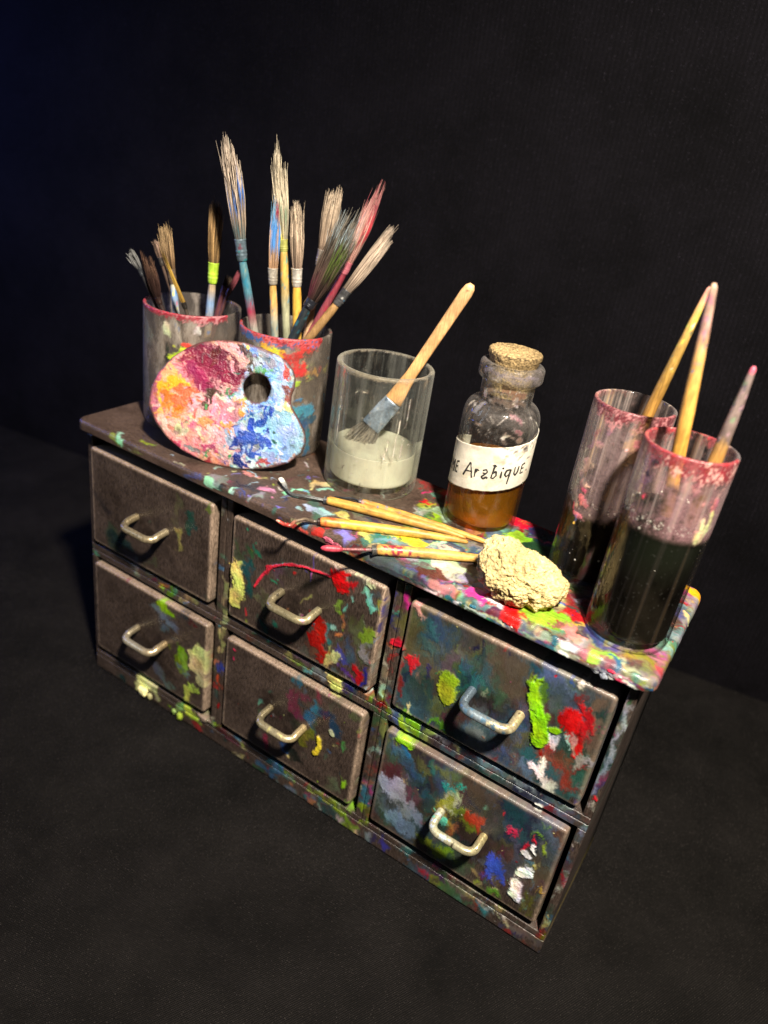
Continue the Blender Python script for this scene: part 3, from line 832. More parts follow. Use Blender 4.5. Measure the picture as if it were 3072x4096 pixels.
PALETTE_PAINT='''
-23.5 47.9 -15.7 48 20.7 d898a4 0.1
-28.8 49.5 -17.8 43.9 15.1 962048 0.2
-19 43.7 -14.6 39.5 12 931e48 0.3
-33 41.2 -27.4 38.4 9.5 9c2450 0.2
-29 50.7 -24.9 48.9 6.9 8a1a44 0.2
-13.1 47.2 -10.7 43.9 5.6 d88a9c 0.3
-39.8 43.8 -37.4 45.5 8.2 e09a96 0.2
-16.6 54.1 -14 53.9 7.5 e09aa0 0.2
-46.9 31.8 -46.6 23.6 7.7 f6b81e 0.3
-42.4 33.2 -37.1 32.3 7 f6a628 0.3
-43.3 24.1 -38.7 23.7 9.6 f48c30 0.3
-35.3 28.1 -30 27.8 7 f06a44 0.3
-46.7 19 -42.6 17.8 7.1 f0a048 0.2
-44.3 38 -42.5 39.5 6.4 e8a07a 0.2
-18.7 31.1 -14.6 30 7 f2d4c4 0.4
-30.8 23.8 -25.8 26 8.3 eeb8ae 0.2
-41.6 14.8 -33.8 16.2 12.3 eab0a0 0.3
-34.3 9.6 -26.5 10.4 11.7 e29c98 0.3
-24.7 17.2 -21.1 19.8 6.4 e2945e 0.4
-20.1 21.9 -18.6 20.9 3.8 b04060 0.3
-20.7 6.9 -15.2 5.3 7.1 be4c6c 0.3
-35.9 6.7 -34.6 6.3 3.3 c43e60 0.3
-36.1 13.2 -33.4 13 3.9 d8d0a8 0.4
-16.5 14.9 -14.4 8.8 7.7 e4b0ac 0.3
-22.8 32.9 -22.8 27.8 5.1 573832 0.2
-20.3 34 -18.3 33.1 3.8 5c3a36 0.1
-5.3 51.7 -4.8 48.1 5 4c3630 0.2
-9.8 55.9 -8.9 54.2 3.7 4a2c30 0.2
-11.5 26.1 -14.6 20.4 7.7 d890a0 0.2
4 54 9.4 47.5 11.2 b4c8dc 0.2
9.8 45 12.4 40.5 9.4 bcd4ec 0.2
-1.2 54.3 1.6 52.3 6.8 a8a8b8 0.2
-2.7 46.6 1 47.9 5 5e9c70 0.3
5.7 41.8 9 37.4 6.9 b0cce8 0.2
-1.7 30.4 4.7 31.5 6.3 8cbae8 0.3
9.1 32.3 13 31.8 4.4 f2ecd2 0.4
14.1 33.2 16.4 31.1 3.2 e8dc90 0.4
9.5 24.8 17.9 21.2 14 8ab6ea 0.3
18.9 18.8 21.3 15.4 8.3 9cc0ee 0.3
5.5 7.9 13.4 7.4 6.5 a0bce0 0.3
-11.5 17.1 -10.9 12 5.1 a0b4d8 0.3
6.4 28.7 2.6 23.5 3.8 1e52c4 0.6
7.3 26.9 8.2 29.6 2.5 1e52c4 0.6
-1.9 27.8 -2.2 25.2 2.5 3060b8 0.4
-0.5 22.3 -0.1 19.8 3.8 1a48c0 0.6
-5.4 15 -2.6 14.2 7.1 1838a4 0.5
-8.2 11.9 -6 10.3 3.9 16308c 0.4
1.1 15.5 3.4 13.3 9 2c58c0 0.4
-5 7.9 -2.1 5.8 7.1 142c84 0.5
0.5 10.9 2 9.2 5.8 2a50b0 0.4
-8.2 26 -5.5 25.2 3.2 f2a250 0.5
-6.9 30.7 -5.4 29.7 3.2 f0b868 0.4
-13.3 20.6 -11.8 18.9 3.8 ee9c54 0.5
-9.6 17.4 -8.9 16.9 2.3 f0a058 0.5
-15.5 17 -15.1 16.4 2.3 ee9a50 0.5
-12 34.9 -11 32.5 2.8 4a8e5e 0.3
-5.9 32.8 -5.5 32.2 1.6 78a83a 0.3
-9.2 4.8 -8.8 4.4 1.7 3a9054 0.4
4.4 6.4 5.1 6.2 1.9 5ab870 0.4
10.9 15.4 11.3 14.8 1.9 205a50 0.4
-21 3.9 -19 3.7 2.6 4a8a5a 0.3
11.5 50.3 13.5 45.7 2.1 d85252 0.2
-29.1 4.7 -26.9 3.8 3.9 8a8288 0.2
-22.5 0 -18.4 -0.5 2.9 a8303a 0.2
5.4 4 9.1 5.3 2.6 c05a60 0.3
-11.4 1.5 -10.7 1.5 2 f0b0b8 0.4
-7.1 55.4 -6.8 55.2 1.9 e8d860 0.4
11.2 27 11.4 26.8 1.1 f2f4f8 0.5
14.2 40.8 15.6 36 2.5 8a4a40 0.1
'''
PALETTE_OUTLINE=[(-51.2, 21.5), (-50.9, 29.8), (-48.2, 37.3), (-42.6, 45.2), (-36.1, 50.7), (-30.7, 54.1), (-24.6, 56.3), (-17.3, 57.5), (-9.4, 57.8), (-1.3, 56.7), (6.4, 55.0), (11.8, 52.1), (14.7, 49.0), (16.2, 45.6), (16.4, 41.2), (15.5, 37.8), (15.7, 34.2), (17.0, 31.7), (19.3, 29.1), (24.2, 22.3), (25.4, 18.1), (24.3, 12.7), (18.8, 6.4), (11.9, 3.0), (6.4, 1.2), (0.0, -0.1), (-6.5, -0.9), (-19.8, -0.8), (-32.1, 2.8), (-40.7, 7.8), (-46.8, 13.8), (-50.4, 20.1)]
PALETTE_HOLE=[(5.6, 39.5), (5.2, 36.2), (3.1, 33.4), (-0.1, 31.9), (-3.5, 32.2), (-6.3, 34.1), (-7.6, 37.1), (-7.1, 40.4), (-5.0, 43.2), (-1.9, 44.6), (1.5, 44.3), (4.3, 42.5)]
# ------------------------------------------------------------------ materials used
WOOD = lin('40352f')
M_WOOD = painted_mat('aged_dark_wood', grain=(1, 1, 0.22), gscale=1800, gamt=0.65, rough=0.36, prough=0.24, bump=0.0003, spec=0.6, dark=0.9, pbump=0.45)
M_TOPWOOD = painted_mat('aged_top_wood', grain=(0.45, 1, 1), gscale=1900, gamt=0.6, rough=0.42, prough=0.25, bump=0.0002, spec=0.55, dark=0.8, pbump=0.6)
M_HANDLE = painted_mat('aged_metal_pull', gscale=900, gamt=0.45, rough=0.3, prough=0.38, bump=0.00006, metallic=0.5)
M_PALETTE = painted_mat('palette_board_wood', gscale=500, gamt=0.4, rough=0.6, attr=False, base=lin('4a2a22'))
M_CRUST = painted_mat('palette_paint_crust', gscale=1100, gamt=0.4, rough=0.5, prough=0.42, bump=0.00018, pbump=1.0)
M_STICK = painted_mat('brush_handle_wood', grain=(1, 1, 0.12), gscale=1500, gamt=0.45, rough=0.5, prough=0.4, bump=0.00008)
M_TOOLWOOD = painted_mat('bamboo_tool_wood', grain=(0.13, 0.2, 1), gscale=1500, gamt=0.65, rough=0.5, prough=0.4, bump=0.0001)
M_METAL = painted_mat('dull_ferrule_metal', gscale=700, gamt=0.5, rough=0.34, prough=0.4, bump=0.00008, metallic=0.35)
M_HAIR = painted_mat('bristle_hair', gscale=2000, gamt=0.2, rough=0.55, prough=0.5, bump=0.00002, spec=0.35)
M_ROCK = painted_mat('porous_chalk_stone', gscale=800, gamt=0.6, rough=0.85, prough=0.85, bump=0.0011, spec=0.2, pbump=1.0)
M_CORK = painted_mat('cork_grain', gscale=1100, gamt=0.9, rough=0.8, bump=0.0004, spec=0.2, dark=0.75)
M_PAPER = painted_mat('label_paper', gscale=900, gamt=0.1, rough=0.8, prough=0.8, bump=0.00006, spec=0.2)
M_INK, _nt = new_mat('black_ink')
_b = nd(_nt, 'ShaderNodeBsdfPrincipled'); _o = nd(_nt, 'ShaderNodeOutputMaterial'); _nt.links.new(_b.outputs[0], _o.inputs[0])
_n = noise_node(_nt, coords(_nt), 1400, 3); _r = nd(_nt, 'ShaderNodeValToRGB'); _r.color_ramp.elements[0].color = (0.006, 0.006, 0.006, 1); _r.color_ramp.elements[1].color = (0.05, 0.045, 0.04, 1)
_r.color_ramp.elements[0].position = 0.45; _r.color_ramp.elements[1].position = 0.75
_nt.links.new(_n, _r.inputs[0]); _nt.links.new(_r.outputs[0], _b.inputs['Base Color']); _b.inputs['Roughness'].default_value = 0.7
M_CLEAR = glass_mat('clear_tumbler_glass', haze=0.06, hazecol=(0.7, 0.7, 0.62), edge=0.75, dirt_scale=(1, 1, 0.25), spark=0.3, streak=0.07, streakcol=(0.75, 0.75, 0.68), refr=0.9, rough=0.02)
M_BOTTLE = glass_mat('dusty_bottle_glass', haze=0.11, hazecol=(0.5, 0.47, 0.45), edge=0.4, dirt_scale=(0.8, 0.8, 0.8), spark=0.35, zmin=0.042)
M_WASH = glass_mat('paint_hazed_glass', tint=(0.95, 0.94, 0.93), haze=0.10, hazecol=(0.66, 0.58, 0.57), edge=0.6, dirt_scale=(1, 1, 0.2), streak=0.7, streakcol=(0.66, 0.47, 0.30), spark=0.15, zmin=0.039)  # tan streaks paint refracted brush handles and highlights into the glass colour
M_WASHB = glass_mat('paint_hazed_glass_front', tint=(0.95, 0.94, 0.93), haze=0.10, hazecol=(0.66, 0.57, 0.58), edge=0.6, dirt_scale=(1, 1, 0.2), streak=0.7, streakcol=(0.68, 0.47, 0.28), spark=0.15, zmin=0.052)  # same painted-in refraction streaks, starting above the higher water line
M_FROST = glass_mat('smeared_brown_glass', tint=(0.8, 0.78, 0.75), haze=0.75, hazecol=(0.62, 0.55, 0.48), edge=0.25, dirt_scale=(0.35, 0.35, 0.12))
M_GUM = liquid_mat('amber_gum', lin('b4741c'), opaque=0.32, tcol=(0.88, 0.56, 0.15), swirl=0.3, speck=0.2, speckcol=(0.6, 0.4, 0.2))
M_CLOUD = liquid_mat('cloudy_medium', lin('f8f0d8'), opaque=0.62, tcol=(0.9, 0.9, 0.8), swirl=0.15)
M_MURK = liquid_mat('murky_brush_water', (0.010, 0.0085, 0.006), opaque=0.97, tcol=(0.1, 0.08, 0.05), rough=0.08, speck=0.07, speckcol=(0.35, 0.36, 0.33), swirl=0.7, topcol=(0.013, 0.016, 0.010), ztop=0.040)

# ------------------------------------------------------------------ ground and backdrop
M_FLOOR = fabric_mat('black_cloth_floor', (0.0048, 0.0042, 0.0039), thread=(0.45, 0), period=0.0008, amt=0.4)
M_WALL = fabric_mat('black_cloth_backdrop', (0.0022, 0.0019, 0.0026), thread=(0.3, 0), period=0.0008, amt=0.3)
def sheet(name, o, ux, uy, nx, ny, amp, mat):
    a = np.linspace(0, 1, nx)[None, :]; b = np.linspace(0, 1, ny)[:, None]
    P = np.asarray(o)[None, None, :] + a[..., None] * np.asarray(ux)[None, None, :] + b[..., None] * np.asarray(uy)[None, None, :]
    nrm = np.cross(ux, uy); nrm = nrm / np.linalg.norm(nrm)
    d = fbm(256, 2.4, 50 + len(name))
    ii = (np.linspace(0, 255, ny)).astype(int); jj = (np.linspace(0, 255, nx)).astype(int)
    P = P + nrm * (amp * d[np.ix_(ii, jj)])[..., None]
    o_ = mesh_obj(name, P.reshape(-1, 3), quads=grid_faces(ny, nx), mat=mat)
    o_['kind'] = 'structure'
    return o_
sheet('ground', (-1300, -1000, -1.2), (2900, 0, 0), (0, 1440, 0), 120, 80, 0.25, M_FLOOR)
wd = np.array([1, 0.148, 0]); wd /= np.linalg.norm(wd)
sheet('backdrop', np.array([-1300, 224 - 1300 * 0.148, -8]), wd * 2900, (0, 0, 1500), 120, 80, 1.5, M_WALL)

# ------------------------------------------------------------------ paint on the chest
SPLASH = ['1f4a45', '2f6a70', '44586a', '4a4a8a', '2a2a6a', '8a1a20', 'b01a20', '6a2a44', '7a8a2c', '9ab82a', 'c8c080', '8a8a80', 'b0b8b0', 'd0ccc0', '3a6a44', '6a4038', 'c07a50', '78b8a8', '5a6a70', '303038', 'b04a80', '3f6fa0']
def scatter(cv, n, fu, fv, wr, seed, cols=SPLASH, k=1.0, hr=(0.04, 0.22), elong=1.6, vert=True):
    g = np.random.default_rng(seed)
    for _ in range(n):
        u, v = fu(g), fv(g); w = wr[0] * (wr[1] / wr[0]) ** g.random(); l = w * elong * g.random()
        a = g.normal(math.pi / 2 if vert else 0.3, 0.5)
        cv.stroke([u, v, u + l * math.cos(a), v + l * math.sin(a)], w, lin(cols[g.integers(len(cols))]) * k * g.uniform(0.6, 1.0), g.uniform(*hr), edge=0.7, jit=0.4, op=g.uniform(0.55, 1), dry=g.uniform(0, .8) if w > 1.2 else 0, soften=g.uniform(0, .5) if w > 2 else 0)

front = Canvas(0, 300, 0, 160, 0.25, WOOD)
# worn, lighter rims of the drawers and dull film over the rest
scatter(front, 210, lambda g: 203 + 90 * g.random(), lambda g: g.uniform(16, 150), (4, 20), 21, cols=['2f4a5e', '2a5a58', '3a5a40', '3f5570', '40443f', '4a3f3a', '2a3048', '4a3034', '5a666c', '34504c', '5a5a3a'], hr=(0.02, 0.10), k=0.8)
scatter(front, 70, lambda g: 290 * g.random() ** 0.5, lambda g: g.uniform(10, 150), (1.5, 7), 22, cols=['3a4a40', '44504f', '50484a', '45403a', '2a3440'], hr=(0.02, 0.08))
scatter(front, 110, lambda g: 105 + 190 * g.random() ** 0.7, lambda g: g.uniform(2, 155), (0.5, 4.0), 23)
# rails, stiles and base strip catch a lot of smears
scatter(front, 150, lambda g: 295 * g.random() ** 0.6, lambda g: g.choice([84, 81, 87, 5, 12, 2]) + g.normal(0, 1.2), (1.2, 6), 24, vert=False, k=0.62)
scatter(front, 110, lambda g: g.choice([98.5, 197, 197, 293, 293]) + g.normal(0, 2), lambda g: g.uniform(0, 155), (1.0, 5), 25, k=0.7)
for xc in (52.5, 148.0, 247.2):  # grime smudges with the handles' shade painted in, mostly beneath them
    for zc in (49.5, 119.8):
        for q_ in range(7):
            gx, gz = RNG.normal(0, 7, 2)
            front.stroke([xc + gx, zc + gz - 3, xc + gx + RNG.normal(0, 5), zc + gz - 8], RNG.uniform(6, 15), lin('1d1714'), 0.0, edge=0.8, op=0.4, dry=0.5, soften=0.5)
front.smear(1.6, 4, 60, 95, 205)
for l in BARE_WOOD.strip().split('\n'):
    q_ = l.split(); front.stroke([float(x) for x in q_[:-3]], float(q_[-3]), lin(q_[-2]), 0.0, edge=0.9, op=0.85, dry=0.35, soften=0.3, jit=0.15)
front.table('\n'.join(l for l in FRONT_PAINT.strip().split('\n') if float(l.split()[-1]) < 0.45 or float(l.split()[-3]) > 3.2), k=0.66)
front.smear(0.6, 7, 61, 90, 200)
front.smear(1.3, 2, 68, 120, 230, streak=True)
front.smear(0.35, 14, 62)
front.table('\n'.join(l for l in FRONT_PAINT.strip().split('\n') if float(l.split()[-1]) > 0.45), k=0.8)
scatter(front, 90, lambda g: 110 + 185 * g.random() ** 0.7, lambda g: g.uniform(2, 150), (0.25, 0.8), 26, hr=(0.1, 0.3))

top = Canvas(-8, 308, -8, 88, 0.25, lin('4a3b33'))
dens = lambda g: 300 * g.random() ** 0.45
scatter(top, 260, lambda g: 170 + 130 * g.random() ** 0.8, lambda g: g.uniform(-7, 80), (3, 13), 31, k=0.9, elong=2.0, vert=False, cols=SPLASH + ['8a6a6c', 'a87a7c', '8f8a5a', '9a8f80'])
scatter(top, 200, lambda g: 60 + 240 * g.random() ** 0.6, lambda g: g.uniform(-7, 80), (0.8, 5), 32, elong=2.2, vert=False)
scatter(top, 90, lambda g: g.uniform(60, 200), lambda g: g.uniform(0, 60), (0.5, 2.0), 33, elong=1.5, vert=False, cols=['a8c8d8', '7a70c8', 'd8d088', '90d0b0', 'd08a90', '4a6a58', 'b8a8a0'])
scatter(top, 170, lambda g: 170 + 130 * g.random(), lambda g: g.uniform(-7, 2.5), (1.2, 5), 34, k=0.75, elong=2.5, vert=False, hr=(0.1, 0.35))
top.smear(2.2, 4, 63)
top.table(TOP_PAINT, k=0.66)
top.smear(0.9, 6, 64)
top.smear(0.4, 14, 65)
top.table('\n'.join(l for l in TOP_PAINT.strip().split('\n') if float(l.split()[-1]) > 0.45), k=0.66)
scatter(top, 170, lambda g: 150 + 150 * g.random() ** 0.8, lambda g: g.uniform(-1, 80), (0.25, 1.0), 35, hr=(0.1, 0.3), vert=False)

# ------------------------------------------------------------------ the chest
chest = thing('paint_chest', (150, 40, 0), 'paint-splattered dark wooden chest of six small drawers carrying jars and brushes', 'chest of drawers')
def to_front(p, yf): return np.stack([p[:, 0], yf - p[:, 2], p[:, 1]], -1)
def to_top(p): return np.stack([p[:, 0], p[:, 1], TOP_Z + p[:, 2]], -1)

v, q, p, c = panel(0, TOP_W, 0, TOP_D, 2.0, 6.0, 0.34, TOP_T, top, lev=(.15, .3, .45, .6, .75, .9, 1.0))
mesh_obj('top_board', to_top(v), quads=q, polys=p, col=c, mat=M_TOPWOOD, parent=chest)

XB = [CX0, 100.2, 197.2, CX1]
ZB = [8.9, 83.4, 156.1]
WT = 3.6
strips = []
for i in range(3):
    for j in range(2):
        x0, x1, z0, z1 = XB[i] + 0.12, XB[i + 1] - 0.12, ZB[j] + 0.15, ZB[j + 1] - 0.15
        strips += [(x0, x1, z0, z0 + WT), (x0, x1, z1 - WT, z1), (x0, x0 + WT, z0 + WT + .01, z1 - WT - .01), (x1 - WT, x1, z0 + WT + .01, z1 - WT - .01)]
strips.append((CX0, CX1, 0, ZB[0] - 0.2))
parts = []
for x0, x1, z0, z1 in strips:
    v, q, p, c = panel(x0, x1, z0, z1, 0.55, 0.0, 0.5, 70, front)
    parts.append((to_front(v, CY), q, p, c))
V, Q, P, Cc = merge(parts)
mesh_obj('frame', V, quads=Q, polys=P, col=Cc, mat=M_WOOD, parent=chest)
v, q, p, c = panel(CX0 + 0.3, CX1 - 0.3, 0.3, 155.9, 0.5, 0, 6, 3)
c[:, :3] = WOOD
vb = np.stack([v[:, 0], 72.5 + v[:, 2], v[:, 1]], -1)
mesh_obj('back_panel', vb, quads=q[:, ::-1], polys=[x[::-1] for x in p], col=c, mat=M_WOOD, parent=chest)

YD = CY - 2.0
DX = [(7.4, 93.2), (106.0, 190.2), (202.4, 289.6)]
DZ = [(18.0, 76.9), (90.6, 147.0)]
PULL_X = [52.5, 148.0, 247.2]
PULL_Z = [49.5, 119.8]
DLAB = {(0, 1): 'bare brown drawer with faint olive and teal smears', (1, 1): 'brown drawer with a red paint string and star splash', (2, 1): 'drawer with thick lime stripe, red and white paint',
        (0, 0): 'brown drawer with lime and pale yellow dabs', (1, 0): 'mostly bare brown drawer with blue and maroon patches', (2, 0): 'drawer clouded in blue-white, teal and white paint'}
pull_stops = {(0, 1): ([(0, '7a6d54'), (1, '9a8d72')], []), (1, 1): ([(0, '7a7058'), (1, '8f8668')], [(0.6, 0.72, 'b06a90', 0.2), (0, 0.2, '4a4438', 0.2)]),
              (2, 1): ([(0, '5a6a78'), (0.5, '77838a'), (0.7, 'a89c7e'), (1, 'b0a078')], [(0.2, 0.75, '5a7a90', 0.35), (0.35, 0.6, 'b03040', -0.05), (0.5, 0.9, 'd8d0a8', 0.2)]),
              (0, 0): ([(0, '80745c'), (0.5, 'a09886'), (1, 'a08860')], []), (1, 0): ([(0, '85785a'), (0.5, 'a89e80'), (1, 'b09a70')], [(0.45, 0.65, 'd8cf8a', 0.2)]),
              (2, 0): ([(0, 'a8a890'), (0.5, 'b4b094'), (1, 'a89868')], [(0.1, 0.5, 'b8c4c8', 0.3), (0.15, 0.3, '70d0b8', 0.1)])}
for (i, j), lab in DLAB.items():
    x0, x1 = DX[i]; z0, z1 = DZ[j]
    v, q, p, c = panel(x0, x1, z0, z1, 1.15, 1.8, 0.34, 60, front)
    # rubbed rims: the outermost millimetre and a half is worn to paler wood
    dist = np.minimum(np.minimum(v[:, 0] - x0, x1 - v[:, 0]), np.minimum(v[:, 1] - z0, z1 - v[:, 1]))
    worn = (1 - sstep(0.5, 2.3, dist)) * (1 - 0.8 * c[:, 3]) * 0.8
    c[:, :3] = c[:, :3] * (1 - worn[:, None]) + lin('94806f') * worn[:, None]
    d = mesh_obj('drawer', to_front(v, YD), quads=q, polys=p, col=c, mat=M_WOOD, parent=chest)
    d['label'] = lab
    xc, zc, pr_ = PULL_X[i], PULL_Z[j], 11.0
    hw = 10.6
    raw = [(xc - hw, YD + 2, zc)] + [(xc - hw, YD - t, zc - 0.08 * t) for t in np.linspace(0, pr_ - 4.6, 6)]
    for a in np.linspace(0, math.pi / 2, 7)[1:]:
        raw.append((xc - hw + 4.6 * (1 - math.cos(a)), YD - pr_ + 4.6 - 4.6 * math.sin(a), zc - 0.08 * pr_ - 0.5))
    raw2 = [(2 * xc - x, y, z) for x, y, z in raw[::-1]]
    pth = smooth_path(raw + raw2, 90, 3)
    rad = np.full(90, 1.95); 
    vv, qq, pp = tube(pth, rad, 20, bump=0.07, seed=i * 3 + j)
    t = np.repeat(np.linspace(0, 1, 90), 20)
    st, db = pull_stops[(i, j)]
    cc = spot_colours(vv, st, t, db + [(0, 1, '4a4436', -0.02)], 3.1 * i + j, 0.15)
    mesh_obj('handle', vv, quads=qq, polys=pp, col=cc, mat=M_HANDLE, parent=d)

# loose clots of paint hanging on the front edge and the base
def clot(x, y, z, rx, ry, rz, hx, seed):
    th = np.linspace(0, 2 * math.pi, 37)[:-1]; ph = np.linspace(0.02, math.pi - 0.02, 22)
    D = np.stack([np.sin(ph)[:, None] * np.cos(th)[None, :], np.sin(ph)[:, None] * np.sin(th)[None, :], np.repeat(np.cos(ph)[:, None], 36, 1)], -1).reshape(-1, 3)
    r = np.array([1 + 0.35 * mnoise.noise(Vector(d * 1.6) + Vector((seed, 0, 0))) + 0.12 * mnoise.noise(Vector(d * 6) + Vector((seed, 3, 0))) for d in D])
    Vv = np.array([x, y, z]) + D * r[:, None] * np.array([rx, ry, rz])
    cl = np.tile(np.append(lin(hx), 1.0), (len(Vv), 1)); cl[:, :3] *= (0.9 + 0.3 * (r - 1))[:, None]
    n = len(Vv)
    mesh_obj('paint_clot', Vv, quads=grid_faces(22, 36, True, flip=True), polys=[list(range(36)), list(range(n - 36, n))[::-1]], col=cl, mat=M_CRUST, parent=chest)
for k, a in enumerate([(279.5, 0.6, 156.3, 1.8, 0.9, 1.9, 'a8acb4'), (282.6, 0.3, 155.6, 1.5, 0.9, 2.2, '9aa0ac'), (285.0, 0.5, 156.2, 1.7, 0.9, 1.5, 'b0b0ac'), (276.5, 0.3, 157.5, 1.6, 0.8, 1.3, 'b8b6b0'),
                       (287.9, 0.2, 158.2, 1.6, 0.8, 1.1, 'c4c0b8'), (284.6, -0.2, 158.8, 1.5, 0.6, 0.9, 'c8284a'), (161, 0.0, 158.6, 2.8, 0.9, 1.5, 'a85064'), (165.5, -0.1, 158.0, 2.2, 0.8, 1.3, '8a3a4c'),
                       (44.8, 3.6, 4.4, 3.6, 2.6, 3.0, 'efe6a6'), (50.0, 4.0, 3.2, 1.5, 1.4, 2.4, 'b9b480'), (74.5, 3.6, 3.6, 1.7, 1.8, 3.0, 'a8c040'), (69.5, 3.9, 4.0, 1.5, 1.3, 1.8, '8fae58'), (229.5, 0.0, 158.9, 1.5, 0.7, 0.9, '2f6a80'), (246, 0.1, 158.4, 1.7, 0.8, 1.2, 'e8e8e0')]):
    clot(a[0], a[1], a[2], a[3], a[4] * 0.75, a[5] * (0.7 if k < 6 else 0.9), a[6], seed=k * 2.7)

# ------------------------------------------------------------------ glass vessels
def lathe(profile, cx, cy, z0, n=120):
    pr_ = np.asarray(profile, float); th = np.arange(n) / n * 2 * math.pi
    V = np.stack([cx + pr_[:, 0][:, None] * np.cos(th), cy + pr_[:, 0][:, None] * np.sin(th), z0 + np.repeat(pr_[:, 1][:, None], n, 1)], -1)
    return V.reshape(-1, 3), grid_faces(len(pr_), n, True), th
def round_pts(pts, rad=0.8, k=4):
    out = [pts[0]]
    for a, b, c in zip(pts[:-2], pts[1:-1], pts[2:]):
        a, b, c = map(np.asarray, (a, b, c)); da = a - b; dc = c - b
        la, lc = np.linalg.norm(da), np.linalg.norm(dc); r = min(rad, la * .45, lc * .45)
        p0 = b + da / la * r; p2 = b + dc / lc * r
        for t in np.linspace(0, 1, k): out.append(tuple((1 - t) ** 2 * p0 + 2 * t * (1 - t) * b + t * t * p2))
    out.append(pts[-1]); return out
def dense(pts, step):
    out = [np.asarray(pts[0], float)]
    for a, b in zip(pts[:-1], pts[1:]):
        a, b = np.asarray(a, float), np.asarray(b, float); n = max(1, int(np.linalg.norm(b - a) / step))
        for t in np.arange(1, n + 1) / n: out.append(a + (b - a) * t)
    return np.array(out)
CAM_XY = np.array([309.9, -231.8])
def view_angle(cx, cy): return math.atan2(CAM_XY[1] - cy, CAM_XY[0] - cx)
def jar(name, label, cat, cx, cy, r, h, wall, base_t, mat, dabs, rim_paint, group, parent_z=TOP_Z, edge_r=2.0, scat=None, haze=None):
    t = thing(name, (cx, cy, parent_z), label, cat, group)
    prof = round_pts([(0.05, 0), (r, 0), (r, h), (r - wall, h), (r - wall, base_t), (0.05, base_t)], min(edge_r, wall * 0.48) if edge_r < 1 else edge_r)
    # rim kept rounder than the foot
    prof = dense(round_pts([(0.05, 0), (r, 0), (r, h * 0.5)], edge_r, 6) + round_pts([(r, h * 0.5), (r, h), (r - wall, h), (r - wall, h * 0.5)], wall * 0.49, 5)[1:] + round_pts([(r - wall, h * 0.5), (r - wall, base_t), (0.05, base_t)], edge_r, 5)[1:], 0.6)
    N = 200
    V, Q, th = lathe(prof, cx, cy, parent_z, N)
    va = view_angle(cx, cy); s = ((th - va + math.pi) % (2 * math.pi) - math.pi) * r
    cv = Canvas(-math.pi * r, math.pi * r, -2, h + 2, 0.3, lin('6a5a50'))
    for d in dabs: cv.stroke(d[0], d[1], lin(d[2]), d[3] if len(d) > 3 else 0.15, edge=0.7, op=d[4] if len(d) > 4 else 1.0)
    if scat:
        g = np.random.default_rng(int(cx)); cols, n, z0, z1, sz = scat
        for _ in range(n):
            w = sz[0] * (sz[1] / sz[0]) ** g.random(); a = g.uniform(-math.pi * r, math.pi * r); z = g.uniform(z0, z1)
            cv.stroke([a, z, a + g.normal(0, 1), z + g.normal(0, w)], w, lin(cols[g.integers(len(cols))]), 0.1, edge=0.8, op=g.uniform(0.4, 0.95))
    nout = int(np.argmax(prof[:, 1]))
    SS, ZZ = np.meshgrid(s, prof[:, 1])
    c, hh, cov = cv.sample(SS, ZZ)
    outer = (np.arange(len(prof)) <= nout)[:, None]
    cov = np.where(outer, cov, cov * 0.25)
    # paint crusted along the rim
    rimz = prof[:, 1] - h
    rn = win(N_SOFT, 0, len(prof), 0, N, int(cx) * 7, int(cy) * 3, 1.6) ; rn2 = win(N_MID, 0, len(prof), 0, N, int(cx), int(cy), 2.0)
    if rim_paint:
        cols, depth, strength = rim_paint
        m = sstep(-depth, -depth * 0.2, rimz[:, None] + depth * 0.55 * rn2 + depth * 0.3 * rn) * strength * sstep(-1.4, 0.1, rn)
        pick = np.clip(((rn2 + 2) / 4 * len(cols)).astype(int), 0, len(cols) - 1)
        rc = np.array([lin(x) for x in cols])[pick]
        c = c * (1 - m[..., None]) + rc * m[..., None]; cov = np.maximum(cov, m)
    if haze:
        for z0, z1, hx, op in haze:
            m = sstep(z0, z0 + 3, ZZ) * (1 - sstep(z1 - 8, z1, ZZ)) * op * np.clip(0.6 + 0.5 * rn2, 0, 1.2) * outer * (1 - cov)
            c = c * (1 - m[..., None]) + lin(hx) * m[..., None]; cov = np.maximum(cov, m)
    V = V.reshape(len(prof), N, 3)
    rad = V - np.array([cx, cy, 0]); rad[..., 2] = 0; rad /= np.linalg.norm(rad, axis=-1, keepdims=True) + 1e-9
    V = V + rad * (hh * outer * 0.8 + (cov > 0.5) * outer * 0.02)[..., None]
    col = np.concatenate([c, cov[..., None]], -1).reshape(-1, 4)
    g = mesh_obj('glass', V.reshape(-1, 3), quads=Q, col=col, mat=mat, parent=t)
    return t
def liquid(t, cx, cy, r, z0, z1, mat, name='liquid', r0=1.5):
    # meniscus climbs the wall a little
    prof = dense(round_pts([(0.05, z0), (r, z0), (r, z1 + 0.5), (r - 0.8, z1 + 0.1), (0.05, z1)], min(r0, 2), 5), 0.8)
    V, Q, _ = lathe(prof, cx, cy, 0, 96)
    return mesh_obj(name, V, quads=Q, mat=mat, parent=t)

